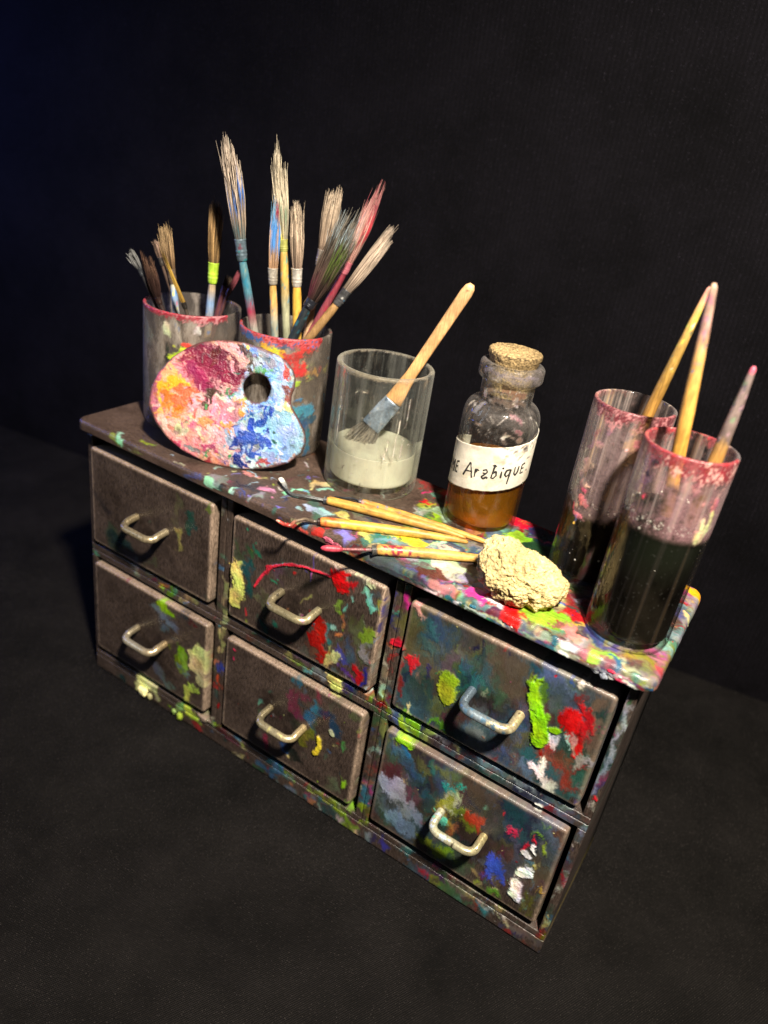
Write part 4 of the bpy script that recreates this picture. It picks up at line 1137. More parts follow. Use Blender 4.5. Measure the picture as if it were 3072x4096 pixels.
JA = (34.5, 46, 23.8, 60.7); JB = (84.5, 58, 22.3, 60.6); TU = (143.1, 57.3, 22.3, 58.7); BO = (200.3, 62.6, 16.6); BR = (254.8, 52.5, 15.3, 76.2); FRJ = (281.6, 24.3, 15.4, 76.5)
jarA = jar('brush_jar', 'smeared brown glass jar of thin brushes at the left end, half behind the palette', 'jar', *JA, 1.6, 3, M_FROST,
           [([-12, 38, -12, 46], 2, '30302c', .1), ([-14, 52, -13, 55], 5, 'c8c2a0', .3), ([2, 55, 3, 56], 4, 'b8b4a8', .3), ([-8, 40, -6, 41], 5, '9ab82a', .4), ([-3, 44, -1, 44.5], 5.5, 'b0b82a', .4), ([-2, 46, 0, 46], 3, 'd03a2a', .4), ([-7, 35, -7, 36], 2.5, '3a6a90', .2),
            ([-30, 20, -28, 50], 9, '8a8f96', .05, .5)], (['a01a34', 'c03048', '8a1a30', 'b87a80'], 3.0, 0.95), 'brown jars of bristle brushes', haze=[(0, 58, '84766a', 0.35)])
jarB = jar('brush_jar', 'brown glass jar splashed red and yellow holding tall bristle brushes behind the palette', 'jar', *JB, 1.6, 3, M_FROST,
           [([-10, 57, -2, 52], 3.5, 'd8a828', .4), ([-6, 54, -5, 49], 4, 'b8b82a', .4), ([2, 52, 12, 55], 7, '9a2a2a', .3), ([2, 46, 10, 47], 5, 'b02a2c', .3), ([14, 46, 16, 44], 5, '5a6a44', .3), ([14, 43, 17, 43], 5, '8a6a3a', .3), ([8, 32, 10, 33], 4, '2f5a78', .3), ([6, 22, 12, 24], 9, '3a7a8c', .3),
            ([3, 26, 4, 26], 3, 'a03a70', .3), ([3, 15, 5, 16], 7, 'c02a2a', .4), ([14, 14, 16, 4], 6, '2f5a70', .3), ([12, 20, 18, 22], 5, '2a4a5c', .2), ([7, 39, 8, 39], 2, '8aa82a', .3), ([-2, 57.5, 2, 57], 3, '2f5a80', .3)],
           (['a01a24', 'c02a34', '8a1a20', 'b04a50', '2f5a90'], 2.6, 0.97), 'brown jars of bristle brushes', haze=[(0, 58, '84785e', 0.32)], scat=(['b02a2c', '3a6a80', '8a8a40', '5a4a3a'], 30, 8, 50, (1, 3.5)))
tumb = jar('glass_tumbler', 'thick clear glass tumbler of cloudy medium with a flat brush leaning in it', 'glass', *TU, 2.5, 5.0, M_CLEAR,
           [([-14, 12, -13, 14], .5, '3a3a34', .1), ([-4, 5, -4, 8], .45, '2a2a26', .1), ([10, 40, 9, 20], .45, 'd8d4c4', .12), ([14, 50, 12.5, 22], .4, 'd0ccbc', .12), ([6, 30, 5, 18], .4, 'd0ccbc', .12), ([-20, 45, -20, 25], .5, 'd0ccbc', .12)], (['d8d2b8', 'c8c0a0'], 1.0, 0.35), None, scat=(['d8d4c4', 'c8c4b0'], 50, 6, 55, (0.3, 0.7)))
liquid(tumb, TU[0], TU[1], TU[2] - 2.5 + 0.12, TOP_Z + 4.8, TOP_Z + 18.8, M_CLOUD)
PINK = ['a05a66', 'c08a88', '8a3a4a', 'b07a80', 'd0a8a0', '7a5a6a']
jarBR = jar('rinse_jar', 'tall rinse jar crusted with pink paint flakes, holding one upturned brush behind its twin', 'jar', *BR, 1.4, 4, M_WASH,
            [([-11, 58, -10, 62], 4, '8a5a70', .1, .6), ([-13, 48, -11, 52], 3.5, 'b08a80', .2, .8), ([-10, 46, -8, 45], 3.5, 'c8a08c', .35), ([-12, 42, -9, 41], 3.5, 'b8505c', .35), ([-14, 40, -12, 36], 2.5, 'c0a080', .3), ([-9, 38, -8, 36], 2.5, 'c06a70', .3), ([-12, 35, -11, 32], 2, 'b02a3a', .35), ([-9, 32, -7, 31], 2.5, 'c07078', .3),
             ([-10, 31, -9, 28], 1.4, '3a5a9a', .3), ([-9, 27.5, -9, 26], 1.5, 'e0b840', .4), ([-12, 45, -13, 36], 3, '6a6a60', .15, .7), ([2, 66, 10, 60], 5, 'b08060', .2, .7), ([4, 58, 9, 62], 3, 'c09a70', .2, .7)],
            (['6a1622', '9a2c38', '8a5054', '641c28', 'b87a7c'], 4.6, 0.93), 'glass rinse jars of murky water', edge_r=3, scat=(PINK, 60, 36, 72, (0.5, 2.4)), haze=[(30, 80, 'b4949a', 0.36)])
liquid(jarBR, BR[0], BR[1], BR[2] - 1.4 + 0.1, TOP_Z + 3.8, TOP_Z + 36.5, M_MURK, 'murky_water')
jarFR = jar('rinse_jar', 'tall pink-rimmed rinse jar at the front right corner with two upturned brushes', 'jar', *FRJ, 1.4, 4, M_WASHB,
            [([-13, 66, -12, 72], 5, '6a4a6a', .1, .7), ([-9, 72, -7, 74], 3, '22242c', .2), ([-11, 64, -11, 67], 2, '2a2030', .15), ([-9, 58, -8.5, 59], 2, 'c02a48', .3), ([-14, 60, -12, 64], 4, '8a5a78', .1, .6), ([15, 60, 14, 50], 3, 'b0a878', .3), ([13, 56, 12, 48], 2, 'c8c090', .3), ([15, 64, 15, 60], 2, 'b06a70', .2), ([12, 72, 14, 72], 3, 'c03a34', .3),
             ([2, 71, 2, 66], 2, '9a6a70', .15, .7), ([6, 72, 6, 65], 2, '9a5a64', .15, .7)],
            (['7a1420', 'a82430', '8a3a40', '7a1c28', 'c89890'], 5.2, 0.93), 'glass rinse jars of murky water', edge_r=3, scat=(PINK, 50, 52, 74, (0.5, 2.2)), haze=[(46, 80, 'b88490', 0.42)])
liquid(jarFR, FRJ[0], FRJ[1], FRJ[2] - 1.4 + 0.1, TOP_Z + 3.8, TOP_Z + 51.0, M_MURK, 'murky_water')
# bubbles clinging along the water line of the front rinse jar and inside the water
def bubbles(t, cx, cy, r, z, n, seed):
    g = np.random.default_rng(seed); Vs, Qs, Ps, k = [], [], [], 0
    th = np.arange(8) / 8 * 2 * math.pi; ph = np.linspace(0.1, math.pi - 0.1, 6)
    D = np.stack([np.sin(ph)[:, None] * np.cos(th)[None, :], np.sin(ph)[:, None] * np.sin(th)[None, :], np.repeat(np.cos(ph)[:, None], 8, 1)], -1).reshape(-1, 3)
    for i in range(n):
        a = g.uniform(0, 2 * math.pi); zz = z + g.normal(0.3, 1.0) if g.random() < 0.9 else z - g.uniform(0, 30)
        s = 0.18 + 0.5 * g.random() ** 3
        Vs.append(np.array([cx + (r - 0.02) * math.cos(a), cy + (r - 0.02) * math.sin(a), zz]) + D * s); Qs.append(grid_faces(6, 8, True, base=k, flip=True)); Ps += [[k + x for x in range(8)], [k + x for x in range(40, 48)][::-1]]; k += 48
    col = np.tile(np.append(lin('9a9a90'), 1.0), (k, 1))
    o = mesh_obj('bubbles', np.concatenate(Vs), quads=np.concatenate(Qs), polys=Ps, col=col, mat=M_CRUST, parent=t); o['kind'] = 'stuff'
bubbles(jarFR, FRJ[0], FRJ[1], FRJ[2] - 1.35, TOP_Z + 50.5, 260, 3)
bubbles(jarBR, BR[0], BR[1], BR[2] - 1.35, TOP_Z + 36, 180, 4)

# ------------------------------------------------------------------ the corked bottle
bx, by, br_ = BO
bot = thing('corked_bottle', (bx, by, TOP_Z), 'corked glass bottle of amber gum with a handwritten paper label', 'bottle')
outer = [(0.05, 0), (br_, 0), (br_, 48)] + [(11.4 + 5.2 * math.cos(a), 50.5 + 7.5 * math.sin(a)) for a in np.linspace(0.05, math.pi / 2, 8)] + [(11.2, 60), (11.3, 66.5), (13.6, 68.3), (13.6, 73.6), (12.2, 74.8), (9.9, 74.6), (9.6, 60), (10.0, 56.6), (14.6, 49), (br_ - 1.5, 46), (br_ - 1.5, 3.5), (0.05, 3.5)]
prof = dense(round_pts(outer, 1.0, 4), 0.6)
V, Q, th = lathe(prof, bx, by, TOP_Z, 160)
va = view_angle(bx, by); s = ((th - va + math.pi) % (2 * math.pi) - math.pi) * br_
cv = Canvas(-53, 53, -2, 80, 0.3, lin('8a8078'))
for d in [([6, 55, 8, 54], 2.5, 'a05a6a', .6), ([9, 50, 10, 50], 2, 'a04a60', .6), ([-8, 70, 8, 70], 3, '5a5468', .5), ([-3, 66, 12, 65], 3.5, '6a4430', .8), ([-12, 65, -4, 64], 3, '7a5a40', .7), ([-14, 55, -13, 58], 5, '8a8a98', .5), ([10, 64, 11, 66], 3, '4a2a20', .8), ([4, 69, 9, 68], 2.4, '3a2a2c', .8), ([-9, 50, -8, 50], 2, '9a7a60', .6), ([-14, 60, 14, 60], 2, '5a3a24', .5), ([-15, 72, 16, 72], 1.5, '8a8298', .6)]:
    cv.stroke(d[0], d[1], lin(d[2]), 0.05, edge=0.9, op=d[3])
g = np.random.default_rng(5)
for _ in range(110):
    w = 0.3 + 1.6 * g.random() ** 3; a = g.uniform(-53, 53); z = g.uniform(44, 75)
    cv.stroke([a, z, a + g.normal(0, 1.5), z + g.normal(0, 1.5)], w, lin(['b8b0a8', 'a09890', 'd0c8c0', '907060'][g.integers(4)]), 0.05, edge=0.9, op=g.uniform(0.3, 0.8))
SS, ZZ = np.meshgrid(s, prof[:, 1]); c, hh, cov = cv.sample(SS, ZZ)
lipm = sstep(66, 68.5, ZZ) * 0.45 + sstep(47, 53, ZZ) * (1 - sstep(57, 60, ZZ)) * 0.16
lipn = np.clip(0.75 + 0.5 * win(N_MID, 0, len(prof), 0, 160, 5, 5, 2.0), 0, 1.3)
lm_ = np.clip(lipm * lipn, 0, .9) * (1 - cov)
c = c * (1 - lm_[..., None]) + lin('625a62') * lm_[..., None]; cov = np.maximum(cov, lm_)
no = int(np.argmax(prof[:, 1])); cov = np.where((np.arange(len(prof)) <= no)[:, None], cov, cov * 0.1)
mesh_obj('glass', V, quads=Q, col=np.concatenate([c, cov[..., None]], -1).reshape(-1, 4), mat=M_BOTTLE, parent=bot)
liquid(bot, bx, by, br_ - 1.4, TOP_Z + 3.3, TOP_Z + 31.0, M_GUM)
# cork: slightly tapered, chipped top edge
cp = dense(round_pts([(0.05, 61), (9.5, 61), (9.8, 74), (11.3, 78.2), (11.1, 79.6), (0.05, 80.0)], 0.6, 4), 0.5)
V, Q, th = lathe(cp, bx, by, TOP_Z, 120)
V = np.array([p + 0.28 * np.array(mnoise.noise_vector(Vector(p * 0.55))) + 0.12 * np.array(mnoise.noise_vector(Vector(p * 1.7))) if (p[2] > TOP_Z + 74.5) else p for p in V])
cn = np.array([mnoise.noise(Vector(p * 0.8)) for p in V]); cn2 = np.array([mnoise.noise(Vector(p * 1.9 + 7)) for p in V])
cc = lin('97805a')[None, :] * (1 + 0.3 * cn + 0.35 * cn2)[:, None]
rimr = np.hypot(V[:, 0] - bx, V[:, 1] - by); zc_ = V[:, 2] - TOP_Z
dk = sstep(10.2, 11.2, rimr) * sstep(77.4, 78.6, zc_) * sstep(-0.1, 0.3, cn)
cc = cc * (1 - 0.75 * dk[:, None])
mesh_obj('cork', V, quads=Q, col=np.concatenate([np.clip(cc, .01, .8), np.zeros((len(V), 1))], -1), mat=M_CORK, parent=bot)
# paper label wound round the bottle, rising to the right
SL = 0.19
def lab_pt(s_, z_, off): a = va + s_ / br_; return (bx + (br_ + off) * math.cos(a), by + (br_ + off) * math.sin(a), TOP_Z + z_)
nS, nZ = 150, 44
LV, LC = [], []
pcv = Canvas(-42, 42, -2, 24, 0.25, lin('cbc4b4'))
g = np.random.default_rng(8)
for _ in range(60):
    a = g.uniform(5, 30); z = 20 - abs(g.normal(0, 3.0)) * 1.2
    pcv.stroke([a, z, a + g.normal(0, 1), z + g.normal(0, .4)], g.uniform(.2, .9), lin(['2a2a3a', '6a5a50', '4a3a3a', '8a7a70'][g.integers(4)]), 0.02, edge=0.9, op=g.uniform(.4, .95))
for _ in range(60):
    a = g.uniform(-40, 40); z = g.uniform(0, 21)
    pcv.stroke([a, z, a + g.normal(0, 2), z + g.normal(0, 1)], g.uniform(.4, 4), lin(['b8ad94', 'd0c8b4', 'a8987c'][g.integers(3)]), 0.01, edge=0.9, op=g.uniform(.2, .5))
pcv.stroke([26, 21, 33, 12, 34, 2], 2.5, lin('d6cdb6'), 0.02)
for off, flip in ((0.42, 0), (0.24, 1)):
    for i in range(nZ):
        for j in range(nS):
            s_ = -40 + 77 * j / (nS - 1)
            lo = 22.0 + SL * s_ + 0.22 * mnoise.noise(Vector((s_ * .5, 3, 0))); hi = 42.4 + SL * s_ + 0.25 * mnoise.noise(Vector((s_ * .6, 9, 0))) - (1.2 if s_ > 30 else 0) * abs(mnoise.noise(Vector((s_ * 1.5, 1, 0))))
            LV.append(lab_pt(s_, lo + (hi - lo) * i / (nZ - 1), off + 0.05 * mnoise.noise(Vector((s_ * .25, i * .2, 0))))); LC.append((s_, 20.5 * i / (nZ - 1)))
LC = np.array(LC); c, hh, cov = pcv.sample(LC[:, 0], LC[:, 1])
n1 = nZ * nS; lq = np.concatenate([grid_faces(nZ, nS), grid_faces(nZ, nS, base=n1, flip=True)])
idx = np.arange(n1).reshape(nZ, nS); ring = np.concatenate([idx[0, :], idx[1:, -1], idx[-1, -2::-1], idx[-2:0:-1, 0]])
lq = np.concatenate([lq, np.stack([ring, ring + n1, np.roll(ring, -1) + n1, np.roll(ring, -1)], -1)])
lab = mesh_obj('paper_label', LV, quads=lq, col=np.concatenate([c, cov[:, None]], -1), mat=M_PAPER, parent=bot)
# handwriting: GOMME Arabique.
GL = {'G': [[(.8, .85), (.5, 1), (.15, .8), (.05, .4), (.3, .05), (.7, .1), (.75, .45), (.45, .45)]], 'O': [[(.4, 1), (.1, .7), (.1, .3), (.4, 0), (.75, .3), (.75, .7), (.45, 1)]],
      'M': [[(0, 0), (.08, 1), (.38, .35), (.7, 1), (.82, 0)]], 'E': [[(.6, .98), (.08, .9), (.05, .02), (.62, .05)], [(.07, .5), (.5, .52)]],
      'A': [[(0, 0), (.42, 1.12), (.86, -.05)], [(.1, .38), (.78, .42)]], 'r': [[(.1, .72), (.12, 0)], [(.1, .4), (.35, .68), (.6, .6)]], 'a': [[(.1, .62), (.45, .74), (.6, .55), (.45, .35), (.1, .1), (.3, -.06), (.62, .12), (.78, .02)], [(.5, .42), (.2, .4)]],
      'b': [[(.22, 1.12), (.1, .02)], [(.0, 1.05), (.45, .98)], [(.12, .42), (.5, .58), (.62, .25), (.35, 0), (.1, .06)]], 'i': [[(.15, .55), (.18, 0)], [(.2, .78), (.34, .84)]], 'q': [[(.6, .6), (.2, .55), (.08, .25), (.3, .05), (.58, .3)], [(.62, .62), (.6, -.52)]],
      'u': [[(.08, .75), (.1, .2), (.35, .02), (.6, .3), (.62, .75)]], '.': [[(.1, .06), (.16, -.04)]]}
txt = [('G', -36.0, 5.0, 6.0), ('O', -31.0, 4.2, 6.0), ('M', -26.4, 4.6, 5.6), ('M', -21.2, 4.2, 5.6), ('E', -16.6, 3.0, 5.4), ('A', -10.9, 5.0, 6.0), ('r', -5.9, 3.0, 5.4), ('a', -3.0, 3.9, 5.6), ('b', 1.0, 3.6, 5.8), ('i', 4.9, 2.0, 5.6), ('q', 6.4, 4.0, 6.0), ('u', 10.6, 3.4, 5.6), ('E', 14.2, 3.0, 4.6), ('.', 18.2, 3.0, 5.0)]
Vs, Qs, Ps, n = [], [], [], 0
g = np.random.default_rng(3)
for ch, s0, w, h in txt:
    for st in GL[ch]:
        pts = resample([(s0 + w * (x + .08 * y), 28.3 + h * y) for x, y in st], 26)
        pts = pts + g.normal(0, 0.035, pts.shape)
        P3 = np.array([lab_pt(a, z + SL * (a - s0) * 0.6 + SL * s0, 0.42) for a, z in pts])
        rr = 0.40 + 0.09 * np.sin(np.linspace(0, 5, 26) + s0)
        vv, qq, pp = tube(P3, rr, 8)
        # flattened on to the paper
        rad = np.hypot(vv[:, 0] - bx, vv[:, 1] - by); f = (br_ + 0.42 + (rad - br_ - 0.42) * 0.25) / rad
        vv[:, 0] = bx + (vv[:, 0] - bx) * f; vv[:, 1] = by + (vv[:, 1] - by) * f
        Vs.append(vv); Qs.append(qq + n); Ps += [[x + n for x in y] for y in pp]; n += len(vv)
mesh_obj('lettering', np.concatenate(Vs), quads=np.concatenate(Qs), polys=Ps, mat=M_INK, parent=lab)
# ------------------------------------------------------------------ brushes
def hairs(root, d, L, r0, w, n, seed, flat=0.75, uneven=0.25, fan=0.0, droop=0.0, bushy=1.0, thick=0.17):
    g = np.random.default_rng(seed)
    up = np.array([0.37, -0.79, 0.1]); a = np.cross(d, up); a /= np.linalg.norm(a); b = np.cross(d, a)
    rr = np.sqrt(g.random(n)); th = g.random(n) * 2 * math.pi
    o = np.stack([rr * np.cos(th), rr * np.sin(th) * flat], -1)
    K = 9; cr = np.sqrt(g.random(K)); ct = g.random(K) * 2 * math.pi
    cl = np.stack([cr * np.cos(ct), cr * np.sin(ct) * flat], -1) * 0.95; clen = 1 - uneven * 1.15 * g.random(K)
    k = np.argmin(((o[:, None] - cl[None]) ** 2).sum(-1) + 0.25 * g.random((n, K)), 1)
    ln = L * clen[k] * (1 - 0.16 * g.random(n)); ln[: n // 14] *= g.uniform(1.0, 1.12, n // 14)
    S = 9; t = np.linspace(0, 1, S)
    wide = np.interp(t, [0, .25, .6, 1.0], [r0, r0 * .45 + w * .5 * .62, w * .55, w * .5 * (0.95 + fan)])
    cw = np.clip(t - 0.45, 0, 1) / 0.55 * 0.42
    oo = o[:, None, :] * (1 - cw)[None, :, None] + cl[k][:, None, :] * cw[None, :, None]
    bend = g.normal(0, 1, (n, 2)) * 0.07 * bushy; bend[: n // 12] *= 3.2
    P = np.asarray(root)[None, None, :] + d[None, None, :] * (ln[:, None] * t[None, :])[..., None]
    off = oo * wide[None, :, None] + bend[:, None, :] * (t ** 2)[None, :, None] * w
    P = P + off[..., 0:1] * a + off[..., 1:2] * b
    P[..., 2] -= droop * (t ** 2)[None, :]
    r = thick * np.interp(t, [0, .7, 1], [1, .85, .25])
    tri = np.array([[math.cos(x), math.sin(x)] for x in (0, 2.094, 4.189)])
    V = P[:, :, None, :] + r[None, :, None, None] * (tri[None, None, :, 0:1] * a + tri[None, None, :, 1:2] * b)
    f = grid_faces(S, 3, True); F = (f[None] + (np.arange(n) * S * 3)[:, None, None]).reshape(-1, 4)
    return V.reshape(-1, 3), F, np.repeat(np.tile(t, n).reshape(n, S)[:, :, None], 3, 2).reshape(-1), np.repeat(g.normal(0, 1, n), S * 3), np.repeat(o[:, 0], S * 3), np.repeat(k, S * 3)

def paint_hairs(t, rnd, side, k, stops, blot, seed, amt=0.48):
    ts = np.array([s[0] for s in stops]); cs = np.array([lin(s[1]) for s in stops])
    c = 1.12 * np.stack([np.interp(t, ts, cs[:, i]) for i in range(3)], -1) * np.clip(1 + amt * rnd, 0.22, 2.1)[:, None]
    cov = np.zeros(len(t))
    for (t0, t1, s0, s1, hx, p) in blot:
        hit = (np.sin(rnd * 37.7 + seed) * .5 + .5) < p
        m = sstep(t0 - .05, t0 + .03, t + .05 * rnd) * (1 - sstep(t1 - .03, t1 + .05, t + .05 * rnd)) * (side > s0) * (side < s1) * hit
        c = c * (1 - m[:, None]) + lin(hx) * m[:, None]; cov = np.maximum(cov, m)
    return np.concatenate([np.clip(c, .003, .85), cov[:, None]], -1)

def brush(label, pts, w, rh, rf, hstops, hdabs, fcol, stops, blot=(), n=170, group=None, seed=0, uneven=0.28, flat=0.75, fan=0.0, bushy=1.0, fdabs=(), thick=0.17, metal=True, name='paintbrush'):
    e, f1, f2, tip = [np.asarray(p, float) for p in pts]
    t = thing(name, e, label, 'paintbrush', group)
    d = (f1 - e) / np.linalg.norm(f1 - e)
    # handle: swells towards the ferrule, thins towards its far end
    N = 70; P = np.linspace(e, f1 + d * 0.6, N); s = np.linspace(0, 1, N)
    rad = rh * np.interp(s, [0, .35, .75, .93, 1], [.62, .82, 1.0, .95, .8])
    V, Q, pp = tube(P, rad, 18, bump=0.05, seed=seed)
    mesh_obj('handle', V, quads=Q, polys=pp, col=spot_colours(V, hstops, np.repeat(s, 18), hdabs, seed * 3.7 + 1), mat=M_STICK, parent=t)
    # ferrule: crimped metal sleeve
    d2 = (tip - f2) / np.linalg.norm(tip - f2); Lf = np.linalg.norm(f2 - f1); N = 34
    P = np.linspace(f1 - d * 0.3, f2 + d2 * 0.5, N); s = np.linspace(0, 1, N)
    rad = rf * (np.interp(s, [0, .1, .5, 1], [.86, .95, 1.0, 1.06]) + 0.07 * np.exp(-((s - .28) / .05) ** 2) + 0.06 * np.exp(-((s - .45) / .05) ** 2) + 0.05 * (s > .96))
    V, Q, pp = tube(P, rad, 20, bump=0.06, seed=seed + 9)
    mesh_obj('ferrule', V, quads=Q, polys=pp, col=spot_colours(V, [(0, fcol), (1, fcol)], np.repeat(s, 20), list(fdabs), seed * 1.9 + 4, 0.3), mat=M_METAL if metal else M_STICK, parent=t)
    L = np.linalg.norm(tip - f2)
    V, F, tt, rnd, side, k = hairs(f2 - d2 * 0.3, d2, L * 1.06, rf * 0.93, w, n, seed + 100, flat=flat, uneven=uneven, fan=fan, bushy=bushy, thick=thick)
    mesh_obj('bristles', V, quads=F, col=paint_hairs(tt, rnd, side, k, stops, blot, seed), mat=M_HAIR, parent=t)
    return t
GA, GB = 'brushes in the left brown jar', 'brushes in the brown jar behind the palette'
TAN = [(0, '66554a'), (.3, '8f7c6a'), (1, 'ab9a86')]
GREY = [(0, '5f5248'), (.3, '8f7f70'), (1, 'b0a090')]
brush('thin dark brush with a pale frayed tip leaning out leftmost from the left jar', [(42, 46, 172), (21.2, 25.7, 234.5), (20.3, 24.9, 237.3), (16.6, 21.2, 246.7)], 3.9, 0.9, 1.1, [(0, '1d1a1a'), (1, '17161a')], [], '34363a', [(0, '3a3a3c'), (1, '8a8a88')], n=70, group=GA, seed=1, uneven=.4)
brush('small brush with dark reddish brown bristles low in the left jar', [(46, 47, 171.1), (29.1, 29.4, 222.6), (28.4, 28.7, 225.1), (24.3, 24.6, 246.0)], 5.6, 1.2, 1.6, [(0, '2a1c18'), (1, '2a1c18')], [], '3a2a26', [(0, '1f1210'), (.6, '33201a'), (1, '5a4234')], n=170, group=GA, seed=2)
brush('smallest tan brush peeping out between two others in the left jar', [(38, 55, 170), (21.0, 38.3, 238.6), (20.4, 37.7, 241.5), (18.4, 35.7, 250.9)], 3.1, 0.9, 1.2, [(0, '3a2e26'), (1, '4a3a30')], [], '4a4440', [(0, '6a5448'), (1, '9a8070')], n=70, group=GA, seed=3)
brush('round tan brush on a white and blue painted handle in the left jar', [(31.0, 45.4, 170), (26.2, 40.6, 230.9), (25.5, 39.9, 236.9), (22.7, 37.1, 257.8)], 5.6, 1.7, 1.9, [(0, '8a8a88'), (.7, 'b8b4ac'), (.9, '6a8ab0'), (1, 'c0b890')], [(.6, .95, '4a78b0', .2), (.7, 1, 'd8d080', .1), (.5, .85, 'c05060', .0)], '6a5a4c', [(0, '4a3828'), (.3, '7a6248'), (1, '9a8260')], n=170, group=GA, seed=4, uneven=.12)
brush('very thin ochre liner brush crossing the others in the left jar', [(50, 45, 180), (40.4, 35, 222.6), (39.8, 34.4, 224.8), (32.3, 26.9, 248.8)], 1.5, 0.9, 1.2, [(0, '2a2420'), (1, '3a3028')], [], '2e2a26', [(0, '7a5f28'), (.6, 'a8883a'), (1, '4a3a20')], n=60, group=GA, seed=5, uneven=.1)
brush('brown brush with a lime green band standing upright in the left jar', [(40.2, 47.4, 166), (43.0, 50.2, 233.9), (43.2, 50.4, 243.0), (43.3, 50.5, 271.4)], 6.0, 2.0, 2.35, [(0, '6a5a48'), (.6, 'a8906a'), (.85, '6a86a8'), (.95, 'a89478'), (1, 'a89478')], [(.55, .9, '4a7ab8', .18)], '9aba34', [(0, '5f4a30'), (.3, '8a6e48'), (.75, '9a7c54'), (1, '5a4630')], n=260, group=GA, seed=6, uneven=.1, fan=-.1, metal=False, fdabs=[(.0, .3, '5a7a8a', .2)])
brush('short brush with a dusky red ferrule at the back of the left jar', [(32.4, 52, 172), (41.1, 60, 226.8), (42.0, 60.6, 230.6), (43.2, 61.9, 237.0)], 3.7, 1.5, 1.7, [(0, '4a2a2c'), (1, '5a3034')], [], '5a3a3e', [(0, '3a2a24'), (1, '5a4838')], n=80, group=GA, seed=7)
brush('thin reddish brush leaning right at the back of the left jar', [(36, 48, 180), (46, 58, 228), (46.8, 58.8, 230.5), (50, 62, 240)], 2.4, 0.9, 1.1, [(0, '3a2422'), (1, '4a2a2a')], [], '4a2c30', [(0, '4a2228'), (1, '7a3a44')], n=60, group=GA, seed=8)
brush('tall grey-tan brush with a frayed head and teal handle, left of its jar', [(85.9, 51.5, 168), (70.7, 39.6, 251.2), (69.5, 38.8, 259.7), (62.4, 33.2, 309.5)], 7.6, 2.0, 2.5, [(0, '5a2430'), (.62, '8a8a80'), (.72, '7a2a3c'), (.82, '3f6a78'), (1, '4a7078')], [(.7, .85, '8a2a44', .25), (.75, 1, '2a6a80', .3), (.7, 1, '8a8a60', .1)], '5a6a74', GREY, [(.28, .45, -.9, .5, '4a70b0', .5), (.5, .75, .55, 1, '3a68b0', .6), (0, .12, -1, 1, '4a6a70', .6)], n=260, group=GB, seed=11, uneven=.34, flat=.7, fdabs=[(0, .5, '2f7a80', .25), (.3, 1, '6a4450', .1)])
brush('slim pointed brush with sky blue paint over its bristles', [(84.6, 58.1, 168), (78.3, 53.1, 241.2), (77.9, 52.8, 247.8), (77.3, 52.4, 279.0)], 4.9, 1.9, 2.1, [(0, '7a7a70'), (.75, '8a8a7a'), (.86, 'b08a54'), (1, 'b8904c')], [(.7, .95, '5a8aa0', .15), (.6, .85, '6a7a78', .2)], 'a0988c', [(0, '8a6a50'), (.3, 'a8886a'), (.6, '9a8270'), (1, '8a7468')], [(.3, .72, -1, 1, '4a82c0', .85), (.72, .97, -1, .3, '6a9ab8', .6), (.8, 1, .2, 1, 'a83a50', .5)], n=170, group=GB, seed=12, uneven=.1, fan=-.45)
brush('tall thin brush with long ragged grey bristles and a yellow-stained neck', [(87.9, 63.2, 168), (80.0, 57.1, 256.0), (79.5, 56.7, 260.8), (75.2, 53.2, 299.5)], 6.4, 2.0, 2.0, [(0, '6a7064'), (.72, '8a8a70'), (.85, 'b8964e'), (1, 'b08a48')], [(.68, .9, '6a8a90', .2), (.8, 1, '5a8a7a', .1), (.85, 1, '8a9a50', .1)], '8a8a48', [(0, '7a7460'), (.3, '8f8672'), (1, 'b0a48e')], [(0, .12, -1, .2, 'd8c428', .8), (.3, .6, -.5, .9, '8a9a80', .3)], n=240, group=GB, seed=13, uneven=.36, fdabs=[(.2, 1, 'd8c030', .25)], metal=False)
brush('medium brush with fluffy tan bristles, silver ferrule and yellow handle', [(93.8, 62.7, 168), (88.3, 58.5, 241.9), (87.8, 58.0, 249.5), (85.9, 56.6, 278.6)], 6.3, 2.1, 2.3, [(0, '8a7a50'), (.7, 'b8923c'), (1, 'c89a3e')], [(.5, .75, '6a6a60', .1)], 'b4aea4', TAN, n=210, group=GB, seed=14, uneven=.34)
brush('broad tan brush behind the dark one on a peach handle', [(86.2, 66, 168), (91.7, 70, 251.3), (92.4, 70.3, 258.1), (95.8, 72.9, 289.4)], 7.4, 1.9, 2.2, [(0, 'b08a68'), (1, 'c09a78')], [], '8a8078', TAN, n=240, group=GB, seed=15, uneven=.3)
brush('black-handled brush with splayed dark bristles streaked green', [(82, 41, 176), (99.0, 54.1, 235.1), (100.4, 55.2, 238.2), (112.6, 64.7, 280.0)], 11.0, 2.3, 2.7, [(0, '14242c'), (1, '12181c')], [(.6, 1, '1f4a54', .2)], '24262e', [(0, '241814'), (.3, '40302a'), (.7, '3a342c'), (1, '6a645a')], [(.35, .75, .0, .8, '4a5a24', .6), (.8, 1, -1, 1, '8fa0a8', .12), (.05, .3, -1, 0, '4a1f2a', .5)], n=300, group=GB, seed=16, uneven=.3, fan=.25, bushy=1.5, fdabs=[(.2, 1, '2a3f8a', .1)])
